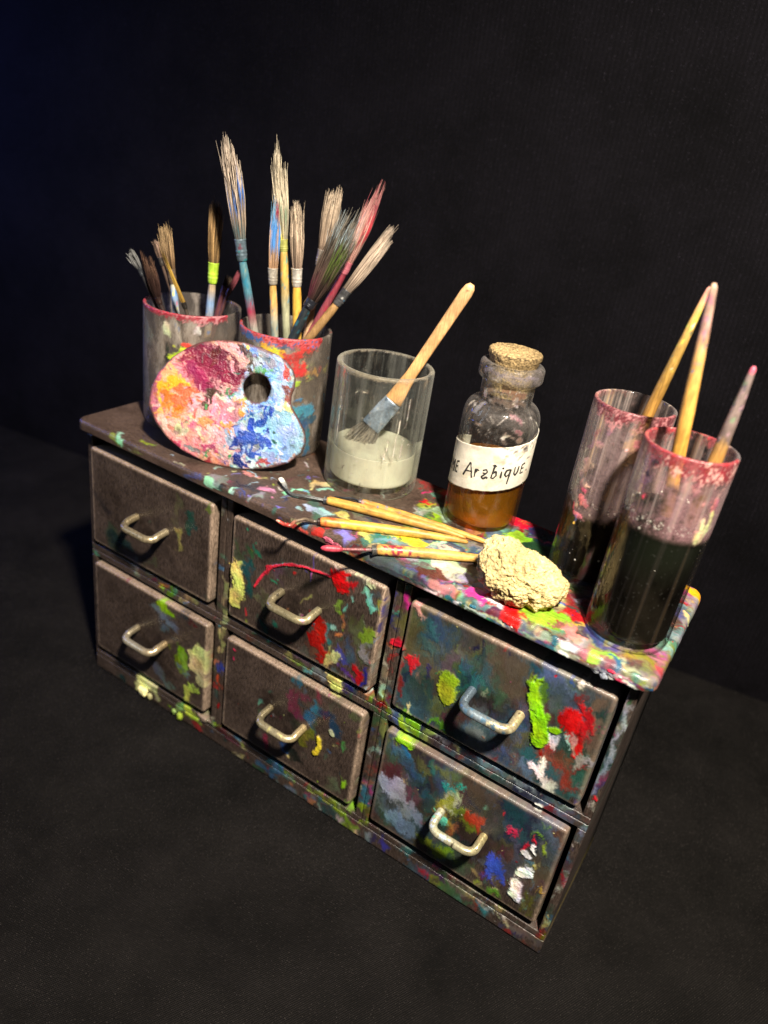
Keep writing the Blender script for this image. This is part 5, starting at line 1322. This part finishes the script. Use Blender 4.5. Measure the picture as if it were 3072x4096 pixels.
brush('brush soaked in pink paint with a pointed head and red handle', [(78, 50.5, 168), (105.7, 70.5, 250.8), (106.7, 71.2, 255.5), (116.0, 78, 291.8)], 6.6, 1.8, 2.1, [(0, '7a484a'), (.75, '7a3a42'), (1, '7a2836')], [(.7, 1, '8a2a3a', .05)], 'b0606c', [(0, 'a07068'), (.4, 'a08478'), (1, '986a66')], [(.35, .8, .1, 1, 'a0303a', .4), (.8, 1, -1, 1, '8a3a48', .35), (.1, .3, -1, 0, 'a8a060', .3), (.35, .6, -1, -.2, '6a7a90', .4)], n=210, group=GB, seed=17, uneven=.32, metal=False, fan=-.1)
brush('grey-tan brush leaning far right over the jar rim with a dark ferrule', [(79, 42.5, 181), (107.7, 64.6, 237.3), (110.7, 67.0, 244.0), (126.1, 78.9, 275.0)], 5.7, 2.0, 2.25, [(0, '6a543a'), (.6, '8a6a44'), (1, '9a784c')], [(.9, 1, '3a3a3c', .25)], '4a4a4c', GREY, n=200, group=GB, seed=18, uneven=.3, fdabs=[(.3, .8, 'b8b8b4', .08), (.0, .5, '3a6a8a', .05)])

# flat brush resting in the tumbler, head down in the cloudy medium
def slab_bar(P, w, th, ax, ns=24, power=3.2):
    P = np.asarray(P, float); d = P[-1] - P[0]; d /= np.linalg.norm(d)
    a = ax - d * (ax @ d); a /= np.linalg.norm(a); b = np.cross(d, a)
    t = np.arange(ns) / ns * 2 * math.pi
    cx_ = np.sign(np.cos(t)) * np.abs(np.cos(t)) ** (2 / power); sx_ = np.sign(np.sin(t)) * np.abs(np.sin(t)) ** (2 / power)
    V = P[:, None, :] + (np.asarray(w)[:, None] * .5 * cx_[None])[..., None] * a + (np.asarray(th)[:, None] * .5 * sx_[None])[..., None] * b
    n = len(P); return V.reshape(-1, 3), grid_faces(n, ns, True), [list(range(ns))[::-1], list(range((n - 1) * ns, n * ns))]
fb_end, fb_f1, fb_f2, fb_tip = map(np.array, ((169.5, 74.6, 259.8), (147.2, 61.6, 202.3), (139.6, 57.4, 188.2), (135.2, 55.2, 176.2)))
fb = thing('flat_brush', fb_tip, 'flat brush with a pale wooden handle leaning head-down in the clear tumbler', 'paintbrush')
axv = np.array([0.92, 0.30, -0.45]); axv /= np.linalg.norm(axv)
s = np.linspace(0, 1, 80); P = fb_f1 + (fb_end - fb_f1) * s[:, None]
wd_ = np.interp(s, [0, .1, .25, .5, .93, .975, 1], [8.6, 7.2, 5.2, 5.3, 5.6, 4.6, 2.2]); td_ = np.interp(s, [0, .2, .93, .98, 1], [3.2, 3.4, 3.6, 3.0, 1.5])
V, Q, pp = slab_bar(P, wd_, td_, axv)
mesh_obj('handle', V, quads=Q, polys=pp, col=spot_colours(V, [(0, 'b88a54'), (.3, 'b88c5a'), (1, 'bd9468')], np.repeat(s, 24), [(.3, .45, '6a4a30', -.05), (.94, .97, '5a4028', .05)], 40, .2), mat=M_STICK, parent=fb)
s = np.linspace(0, 1, 30); P = fb_f2 + (fb_f1 - fb_f2) * s[:, None]
V, Q, pp = slab_bar(P, np.interp(s, [0, .6, 1], [9.8, 9.6, 8.8]) + .25 * np.exp(-((s - .7) / .05) ** 2), np.interp(s, [0, 1], [2.8, 3.8]), axv)
mesh_obj('ferrule', V, quads=Q, polys=pp, col=spot_colours(V, [(0, '6a7888'), (1, '8a98a8')], np.repeat(s, 24), [(0, 1, '4a5a6c', .1), (.2, .9, 'a8b0b4', .0)], 44, .3), mat=M_METAL, parent=fb)
dd = (fb_tip - fb_f2) / np.linalg.norm(fb_tip - fb_f2)
V, F, tt, rnd, side, k = hairs(fb_f2, dd, 15.5, 4.6, 12.5, 380, 444, flat=.45, uneven=.25, bushy=1.5, droop=0)
V[:, 0] += -2.2 * np.repeat(1, len(V)) * (tt ** 2)
mesh_obj('bristles', V, quads=F, col=paint_hairs(tt, rnd, side, k, [(0, '4a443c'), (.5, '857c6e'), (1, 'b4ac9a')], [], 4), mat=M_HAIR, parent=fb)

# brushes standing handle-up in the two rinse jars
def rinse_brush(label, lo, hi, foot, r, stops, dabs, seed, group):
    lo, hi, foot = map(lambda p: np.asarray(p, float), (lo, hi, foot))
    t = thing('paintbrush', foot, label, 'paintbrush', group)
    N = 120; P = np.linspace(foot + (hi - foot) * .17, hi, N); s = np.linspace(0, 1, N)
    rad = r * np.interp(s, [0, .3, .6, .85, .96, .99, 1], [.95, 1.05, 1.0, .72, .52, .42, .2])
    V, Q, pp = tube(P, rad, 18, bump=.06, seed=seed)
    ht = (P[:, 2] - lo[2]) / (hi[2] - lo[2])
    mesh_obj('handle', V, quads=Q, polys=pp, col=spot_colours(V, stops, np.repeat(ht, 18), dabs, seed * 2.3, .25), mat=M_STICK, parent=t)
    f = foot + (hi - foot) * .07
    V, Q, pp = tube(np.linspace(f, foot + (hi - foot) * .18, 20), [r * 1.15] * 20, 18)
    mesh_obj('ferrule', V, quads=Q, polys=pp, col=np.tile(np.append(lin('5a5a58'), 0), (len(V), 1)), mat=M_METAL, parent=t)
    d = (foot - f) / np.linalg.norm(foot - f)
    V, F, tt, rnd, side, k = hairs(f, d, np.linalg.norm(foot - f), r, r * 2.2, 120, seed)
    mesh_obj('bristles', V, quads=F, col=paint_hairs(tt, rnd, side, k, [(0, '4a4038'), (1, '6a5a4c')], [], 3), mat=M_HAIR, parent=t)
GR = 'brushes standing head-down in the rinse jars'
rinse_brush('wooden brush handle with lime and red spots in the back rinse jar, tip up', (260.4, 50.5, 235.5), (266.8, 51.8, 283.1), (252.2, 48.8, 170), 2.15, [(-1, '6a4c28'), (.0, '9a6f34'), (.4, '8f7034'), (.8, 'b08c4a'), (1, 'b07a70')],
            [(.35, .95, 'a8b04a', .12), (.5, .75, 'd8d8a0', .02), (.55, .68, 'c03a40', .05), (.3, .7, 'd8b0b0', -.05), (.35, .8, '4a5a48', .0), (.9, 1.0, 'c87a80', .4)], 31, GR)
rinse_brush('wooden brush handle with a pinkish grey end in the front rinse jar', (280.8, 21.2, 235.2), (272.5, 20.3, 288.4), (286.5, 22.5, 170), 2.35, [(-1, '6a4c28'), (.0, 'b07f34'), (.4, 'b98c46'), (.6, 'a8824e'), (.75, '8a6a60'), (1, 'a88a78')],
            [(.55, 1, '9a6a74', .2), (.65, .95, '5a505c', .12), (.7, 1, 'b89a7a', .05), (.2, .6, '5a6a90', -.08)], 32, GR)
rinse_brush('short paint-smeared grey brush handle at the right side of the front rinse jar', (290.4, 19.2, 238.4), (291.3, 19.3, 268.1), (288.5, 20.0, 171), 2.2, [(-1, '6a4c28'), (.0, '9a7038'), (.15, '8a6a40'), (.25, '6a5a54'), (1, '7a6a66')],
            [(.15, .9, '4a4450', .2), (.2, .5, 'a89aa8', .02), (.25, .8, '9a7a80', .1), (.3, .95, '6a7a60', .08), (.93, 1.05, 'c05a6c', .5)], 33, GR)

# ------------------------------------------------------------------ small wire and wood tools lying on the top
def tool_handle(t, a, b, r, stops, dabs, seed, tip=.38, bulge=1.0):
    N = 90; P = np.linspace(a, b, N); s = np.linspace(0, 1, N)
    rad = r * np.interp(s, [0, .03, .3, .6, .9, .985, 1], [.86, .97, 1.0, .92, .55 + tip * .2, tip, tip * .55])
    P[:, 2] = TOP_Z + 0.15 + rad + np.interp(s, [0, 1], [a[2], b[2]])
    V, Q, pp = tube(P, rad, 20, bump=.06, seed=seed)
    mesh_obj('handle', V, quads=Q, polys=pp, col=spot_colours(V, stops, np.repeat(s, 20), dabs, seed * 1.7, .2), mat=M_TOOLWOOD, parent=t)
    return P, rad
def collar(t, c, d, r, hx, seed, L=2.2):
    P = np.linspace(np.asarray(c) - d * L * .6, np.asarray(c) + d * L * .4, 24); s = np.linspace(0, 1, 24)
    V, Q, pp = tube(P, r * (1 + .05 * np.sin(s * 38)), 18, bump=.1, seed=seed)
    mesh_obj('collar', V, quads=Q, polys=pp, col=spot_colours(V, [(0, hx), (1, hx)], np.repeat(s, 18), [(0, 1, '8a8a84', .0)], seed, .35), mat=M_METAL, parent=t)
WOODY = [(0, 'b98c40'), (.5, 'b5883f'), (1, 'a87c3a')]
GT = 'wire tools lying on the chest top'
Z = TOP_Z
# wire fork tool with a white tipped flattened end
t1 = thing('wire_tool', (175, 30, Z), 'twin-wire tool with a flattened white-tipped end lying along the chest top', 'modelling tool', GT)
P, rad = tool_handle(t1, np.array([144.2, 21.2, 0.1]), np.array([205.1, 40.2, .3]), 2.0, WOODY, [(.0, 1, '7a5a28', -.12)], 51)
d = P[1] - P[0]; d /= np.linalg.norm(d); collar(t1, P[0], d, 1.85, '3a3c40', 52)
Vs, Qs, Ps, n = [], [], [], 0
sd = np.array([-d[1], d[0], 0])
for sg in (-1, 1):
    w_ = smooth_path([P[0] - d * 1 + sd * .45 * sg, (136, 16.9, Z + 2.3) + sd * .75 * sg, (129.5, 14.6, Z + 1.5) + sd * .6 * sg, (126.5, 15.2, Z + 1.9) + sd * .35 * sg, (123.5, 17.0, Z + 2.6)], 50, 6)
    v, q, p = tube(w_, .42, 10); Vs.append(v); Qs.append(q + n); Ps += [[x + n for x in y] for y in p]; n += len(v)
V = np.concatenate(Vs); mesh_obj('wire', V, quads=np.concatenate(Qs), polys=Ps, col=np.tile(np.append(lin('5a5c5c'), 0), (len(V), 1)), mat=M_METAL, parent=t1)
s = np.linspace(0, 1, 40); Pp = smooth_path([(125.2, 15.9, Z + 2.2), (121.5, 18.2, Z + 2.9), (117.2, 20.8, Z + 3.2)], 40, 4)
V, Q, pp = slab_bar(Pp, np.interp(s, [0, .3, .9, 1], [.9, 2.0, 2.3, 1.6]), np.interp(s, [0, 1], [.9, .55]), np.array([.5, .8, 0.2]), 18)
mesh_obj('blade', V, quads=Q, polys=pp, col=spot_colours(V, [(0, '6a6c6c'), (.5, '8a8a86'), (.62, 'd0ccc0'), (1, 'dcd8c8')], np.repeat(s, 18), [(.5, 1, 'e4e0d0', .25)], 53, .2), mat=M_STICK, parent=t1)
# tool behind it, blue spotted handle
t2 = thing('wire_tool', (185, 38, Z), 'dark-wired tool with blue flecks on its wooden handle, rearmost of the tools', 'modelling tool', GT)
P, rad = tool_handle(t2, np.array([155.6, 32.1, 0.0]), np.array([216.1, 44.4, 0.0]), 1.75, WOODY, [(.0, .3, '5a7aa0', .12), (.1, .45, '3f6a98', -.02), (0, .12, 'c88a80', .2), (.5, .62, '4a6a8a', .0), (.0, 1, '7a5a28', -.15)], 55)
d = P[1] - P[0]; d /= np.linalg.norm(d); collar(t2, P[0], d, 1.5, '4a4448', 56, 1.8)
w_ = smooth_path([P[0], (151, 31.4, Z + 2.2), (147, 29.2, Z + 1.6), (143, 28.6, Z + .8)], 40, 5); V, Q, pp = tube(w_, np.interp(np.linspace(0, 1, 40), [0, .7, 1], [.62, .55, .3]), 12)
mesh_obj('wire', V, quads=Q, polys=pp, col=np.tile(np.append(lin('26282c'), 0), (len(V), 1)), mat=M_METAL, parent=t2)
# hooked tool, handle stained orange and yellow
t3 = thing('wire_tool', (180, 20, Z), 'red hooked wire tool with an orange and yellow stained wooden handle', 'modelling tool', GT)
P, rad = tool_handle(t3, np.array([153.8, 3.3, 0]), np.array([207.4, 38.0, 0]), 2.15, [(0, 'c07a38'), (.12, 'c48a40'), (.2, 'c8a83a'), (.34, 'bd953f'), (1, 'ab803c')], [(0, .14, 'c85a34', .15), (.12, .3, 'd8c83a', .25), (.0, .1, '8a9a40', .0), (.3, 1, '7a5a28', -.15)], 57)
d = P[1] - P[0]; d /= np.linalg.norm(d); collar(t3, P[0], d, 1.7, '3c2c28', 58, 1.8)
w_ = smooth_path([P[0], P[0] - d * 3, (149.0, -2.0, Z + 3.4), (147.0, -6.0, Z + 2.8), (147.2, -9.0, Z + 1.9), (144.5, -10.0, Z + 2.0), (141.2, -10.8, Z + 3.0)], 60, 5)
s = np.linspace(0, 1, 60); V, Q, pp = tube(w_, np.interp(s, [0, .5, .75, .95, 1], [.75, .7, .85, .8, .5]), 14, bump=.06, seed=4)
mesh_obj('wire', V, quads=Q, polys=pp, col=spot_colours(V, [(0, '4a4440'), (.5, '7a6a58'), (.62, 'a86a58'), (.75, 'b84038'), (1, 'c04a40')], np.repeat(s, 14), [(.5, 1, 'e0b49a', .1)], 59, .25), mat=M_METAL, parent=t3)
# red tipped spoon tool, its handle end under the stone
t4 = thing('spoon_tool', (195, 8, Z), 'wooden tool with a crimson rounded tip pointing off the front edge, end under the stone', 'modelling tool')
P, rad = tool_handle(t4, np.array([183.9, 0.9, 0.2]), np.array([226.0, 33.6, 0]), 2.3, [(0, 'b58a44'), (.3, 'b98f48'), (1, 'b08844')], [(.02, .36, '8a2a38', .42), (.3, 1, '7a5a28', -.12)], 61, tip=.8)
d = P[1] - P[0]; d /= np.linalg.norm(d); collar(t4, P[0], d, 2.1, '565450', 62, 3.0)
w_ = np.linspace(P[0], np.array([173.6, -10.4, Z + 2.9]), 40); V, Q, pp = tube(w_, .65, 12, bump=.05, seed=5)
mesh_obj('rod', V, quads=Q, polys=pp, col=spot_colours(V, [(0, '8a7a78'), (1, '8a4048')], np.repeat(np.linspace(0, 1, 40), 12), [(.3, 1, '8a2a38', .1)], 63, .2), mat=M_METAL, parent=t4)
e0 = np.array([174.4, -9.7, Z + 2.9]); e1 = np.array([167.6, -15.2, Z + 2.9]); s = np.linspace(0, 1, 30)
V, Q, pp = tube(np.linspace(e0, e1, 30), np.interp(s, [0, .12, .4, .75, .93, 1], [.6, 1.1, 1.45, 1.4, .9, .3]), 18, bump=.05, seed=6)
mesh_obj('tip', V, quads=Q, polys=pp, col=spot_colours(V, [(0, 'a03444'), (1, 'b03a4a')], np.repeat(s, 18), [(0, 1, '8a2a3a', .1)], 64, .15), mat=M_STICK, parent=t4)

# ------------------------------------------------------------------ palette leaning on the left jar
AZ, LE = math.radians(25), math.radians(16)
PN = np.array([math.sin(AZ) * math.cos(LE), -math.cos(AZ) * math.cos(LE), math.sin(LE)]); PU = np.array([math.cos(AZ), math.sin(AZ), 0.0]); PV = np.cross(PN, PU)
PV = PV if PV[2] > 0 else -PV
P0 = np.array([98.28, 19.59, TOP_Z]) + PV * 0.85 + PN * 0.2
pal = thing('paint_palette', P0, 'kidney-shaped palette crusted with crimson, orange and blue paint leaning on the jars', 'palette')
oc = np.array(PALETTE_OUTLINE); hc = np.array([-0.98, 38.28]); hr = 6.55
ol = smooth_path(np.concatenate([oc[-3:], oc, oc[:3]]), 1400, 10)
a_ = np.unwrap(np.arctan2(ol[:, 1] - hc[1], ol[:, 0] - hc[0])); r_ = np.hypot(ol[:, 0] - hc[0], ol[:, 1] - hc[1])
if a_[-1] < a_[0]: a_, r_ = a_[::-1], r_[::-1]
NT, NR = 900, 170
th = np.linspace(0, 2 * math.pi, NT, endpoint=False)
am = np.mod(a_, 2 * math.pi); o_ = np.argsort(am); am, rm = am[o_], r_[o_]
span = np.concatenate([am - 2 * math.pi, am, am + 2 * math.pi]); rs_ = np.concatenate([rm, rm, rm]); o_ = np.arange(len(span))
ro = np.interp(th, span[o_], rs_[o_]); ro = (np.roll(ro, 1) + ro * 2 + np.roll(ro, -1)) / 4
pc = Canvas(-58, 28, -3, 64, 0.2, lin('b89a98'))
g = np.random.default_rng(77)
for _ in range(420):
    u, v_ = g.uniform(-56, 26), g.uniform(-2, 62)
    cols = ['c88c8e', 'cf9c94', 'b46474', 'c08272', 'd0a898', '94485a'] if u < -10 - (v_ - 30) * .0 else ['7498c8', '90aed0', 'a0b4c8', '5a80b8', 'a8b6c0', '7090a0']
    pc.stroke([u, v_, u + g.normal(0, 3), v_ + g.normal(0, 3)], g.uniform(2, 7), lin(cols[g.integers(len(cols))]), g.uniform(.1, .35), edge=.6, jit=.35)
pc.smear(1.2, 5, 66)
pc.table(PALETTE_PAINT, k=0.64, solid=True, hk=1.3)
# brushed-over flecks: each zone is broken up with small touches of neighbouring colour
for _ in range(420):
    u, v_ = g.uniform(-56, 26), g.uniform(-2, 62); a = g.uniform(0, 6.28); l = g.uniform(.3, 2.2)
    c0, _, _ = pc.sample(np.array([u + g.normal(0, 3.5)]), np.array([v_ + g.normal(0, 3.5)]))
    pc.stroke([u, v_, u + l * math.cos(a), v_ + l * math.sin(a)], g.uniform(.4, 1.5), np.clip(c0[0] * g.uniform(.7, 1.2) + g.uniform(-.02, .03), .01, .8), g.uniform(.12, .4), edge=.7, jit=.3)
pc.smear(0.5, 8, 67)
pc.h += 0.12 * np.clip(np.tile(N_MID, (2, 2))[:pc.nv, :pc.nu], -1, 2) + 0.05 * np.tile(N_FINE, (2, 2))[:pc.nv, :pc.nu]
rr = np.linspace(0, 1, NR)[:, None]
inner = hr + 0.25 * np.array([mnoise.noise(Vector((math.cos(t) * 2, math.sin(t) * 2, 4))) for t in th])
RAD = inner[None, :] + (ro - inner)[None, :] * rr
U = hc[0] + RAD * np.cos(th); W = hc[1] + RAD * np.sin(th)
c, h, cov = pc.sample(U, W)
edge = np.minimum(RAD - inner[None, :], ro[None, :] - RAD)
k = np.clip(1.1 - edge, 0, 1.1); drop = 1.1 - np.sqrt(np.maximum(0, 1.21 - k * k))
hh = (h * np.clip(edge / 1.5, 0, 1) - drop)
bare = (1 - sstep(0.2, 1.3, edge + 0.5 * win(N_MID, 0, NR, 0, NT, 3, 9, 1.0))) * .9
c = c * (1 - bare[..., None]) + lin('5a3a34') * bare[..., None]
def pal3(u, w, n): return P0 + u[..., None] * PU + w[..., None] * PV + n[..., None] * PN
V = pal3(U, W, hh).reshape(-1, 3)
mesh_obj('paint_crust', V, quads=grid_faces(NR, NT, True), col=np.concatenate([c, np.full((NR, NT, 1), 1.0)], -1).reshape(-1, 4), mat=M_CRUST, parent=pal)
# the board itself: back, outer edge and hole wall
lv = [(ro, -1.05), (ro + .02, -1.8), (ro - .3, -2.9), (inner + .2, -2.9), (inner, -1.8), (inner, -1.05)]
V = np.concatenate([pal3(hc[0] + r * np.cos(th), hc[1] + r * np.sin(th), np.full(NT, n)) for r, n in lv])
mesh_obj('board', V, quads=grid_faces(6, NT, True, flip=True), col=None, mat=M_PALETTE, parent=pal)

# ------------------------------------------------------------------ porous lump of stone on the front of the top
RC = np.array([240.8, 14.0, 171.6])
ER = np.array([0.8337, 0.5335, 0.1422]); ED = np.array([0.3574, -0.3251, -0.8755]); EV = -np.array([-0.4209, 0.7808, -0.4617])
rk = np.array([(-10.8, -14.8), (-6.4, -15.2), (0.4, -11.2), (7.6, -8.0), (14.8, 0.0), (17.2, 3.2), (16.8, 8.0), (10.8, 11.2), (5.2, 14.0), (1.2, 11.2), (-5.2, 10.4), (-10.8, 6.4), (-14.8, 2.4), (-17.2, -3.2), (-16.4, -7.2), (-14.0, -11.2)])
ra = np.arctan2(rk[:, 1], rk[:, 0]); rr_ = np.hypot(rk[:, 0], rk[:, 1]); o_ = np.argsort(ra); ra, rr_ = ra[o_], rr_[o_]
ra = np.concatenate([ra - 2 * math.pi, ra, ra + 2 * math.pi]); rr_ = np.tile(rr_, 3)
import bmesh
bm = bmesh.new(); bmesh.ops.create_icosphere(bm, subdivisions=7, radius=1.0)
D = np.array([v.co[:] for v in bm.verts]); T = np.array([[v.index for v in f.verts] for f in bm.faces]); bm.free()
ang = np.arctan2(D[:, 1], D[:, 0]); ro_ = np.interp(ang, ra, rr_); eq = np.hypot(D[:, 0], D[:, 1])
S = 1 / np.power(np.power(eq, 2.6) + np.power(np.abs(D[:, 2]), 2.6), 1 / 2.6)
X = np.stack([D[:, 0] * ro_, D[:, 1] * ro_, D[:, 2] * 10.5], -1) * S[:, None]
lift = np.empty(len(X)); pit = np.empty(len(X))
for i, p in enumerate(X):
    q = Vector(p)
    a = 2.0 * mnoise.noise(q * 0.13 + Vector((3, 1, 7))) + 1.6 * mnoise.noise(q * 0.34) + 0.6 * mnoise.noise(q * 0.9) + 0.3 * mnoise.noise(q * 2.1) + 0.13 * mnoise.noise(q * 3.8)
    pz = mnoise.noise(q * 0.55 + Vector((9, 9, 1))); pf = mnoise.noise(q * 1.5 + Vector((1, 5, 1)))
    pit[i] = max(0, pz - .28) * 4.6 + max(0, pf - .2) * 1.7 + max(0, mnoise.noise(q * 3.2) - .15) * .7
    lift[i] = a - pit[i]
X = X * (1 + lift[:, None] / (np.linalg.norm(X, axis=1)[:, None] + 1e-6) * .8)
V = RC + X[:, 0:1] * ER + X[:, 1:2] * ED + X[:, 2:3] * EV
low = V[:, 2] < TOP_Z + 0.3; V[low, 2] = TOP_Z + 0.3 - (TOP_Z + .3 - V[low, 2]) * .02
cn = np.array([mnoise.noise(Vector(p) * .5) for p in X])
cc = lin('c8b27e')[None] * (1 + .15 * cn - .25 * np.clip(pit, 0, 1.2))[:, None]
stone = mesh_obj('chalk_stone', V, tris=T, col=np.concatenate([np.clip(cc, .02, .8), np.zeros((len(V), 1))], -1), mat=M_ROCK, loc=(RC[0] * MM, RC[1] * MM, TOP_Z * MM))
stone['label'] = 'rough porous cream-coloured lump of stone on the front of the chest top'; stone['category'] = 'stone'

# ------------------------------------------------------------------ camera
from mathutils import Matrix
cam_d = bpy.data.cameras.new('camera'); cam = bpy.data.objects.new('camera', cam_d); COL.objects.link(cam)
R0 = Vector((0.83373, 0.533544, 0.142216)); R1 = Vector((0.357397, -0.325102, -0.875544)); R2 = Vector((-0.420906, 0.780794, -0.461734))
m = Matrix.Identity(4)
for i in range(3): m[i][0] = R0[i]; m[i][1] = -R1[i]; m[i][2] = -R2[i]
m.translation = Vector((0.309944, -0.2318, 0.319018)); cam.matrix_world = m
cam_d.sensor_fit = 'HORIZONTAL'; cam_d.sensor_width = 36.0; cam_d.lens = 3030.45 / 3072 * 36
cam_d.clip_start = 0.01; cam_d.clip_end = 20
cam_d.dof.use_dof = True; cam_d.dof.focus_distance = 0.312; cam_d.dof.aperture_fstop = 10.0
scene.camera = cam

# ------------------------------------------------------------------ light: one lamp up to the right of the camera, plus an added blue tint from the left
def aim(o, tgt): o.rotation_euler = (Vector(tgt) - o.location).to_track_quat('-Z', 'Y').to_euler()
sp = bpy.data.lights.new('lamp', 'SPOT'); so = bpy.data.objects.new('lamp', sp); COL.objects.link(so)
so.location = (0.44, -0.25, 0.66); aim(so, (0.235, 0.08, 0.16))
sp.energy = 62.0; sp.shadow_soft_size = 0.022; sp.spot_size = math.radians(84); sp.spot_blend = 1.0; sp.color = (1.0, 0.90, 0.76)
ar = bpy.data.lights.new('side_light', 'AREA'); ao = bpy.data.objects.new('side_light', ar); COL.objects.link(ao)  # added lamp out of view, tints the cloth at left navy
ar.shape = 'DISK'; ar.size = 0.16; ar.energy = 0.9; ar.color = (0.12, 0.2, 1.0); ao.location = (-0.42, -0.06, 0.30); aim(ao, (-0.25, 0.2, 0.16))
wl = bpy.data.lights.new('window_light', 'AREA'); wo = bpy.data.objects.new('window_light', wl); COL.objects.link(wo)
wl.shape = 'RECTANGLE'; wl.size = 0.12; wl.size_y = 0.45; wl.energy = 0.8; wl.color = (0.62, 0.78, 1.0); wo.location = (-0.42, -0.42, 0.50); aim(wo, (0.14, 0.05, 0.19))
w = bpy.data.worlds.new('World'); scene.world = w; w.use_nodes = True
bg = w.node_tree.nodes['Background']; bg.inputs[0].default_value = (0.4, 0.45, 0.75, 1); bg.inputs[1].default_value = 0.012

scene.view_settings.view_transform = 'Standard'; scene.view_settings.look = 'None'; scene.view_settings.exposure = 0; scene.view_settings.gamma = 1
scene.view_settings.use_curve_mapping = False
cy_ = scene.cycles; scene.render.engine = 'CYCLES'
cy_.use_denoising = True; cy_.denoising_prefilter = 'ACCURATE'; cy_.max_bounces = 10; cy_.transparent_max_bounces = 32; cy_.caustics_reflective = False; cy_.caustics_refractive = False
cy_.sample_clamp_indirect = 4.0; cy_.use_adaptive_sampling = True
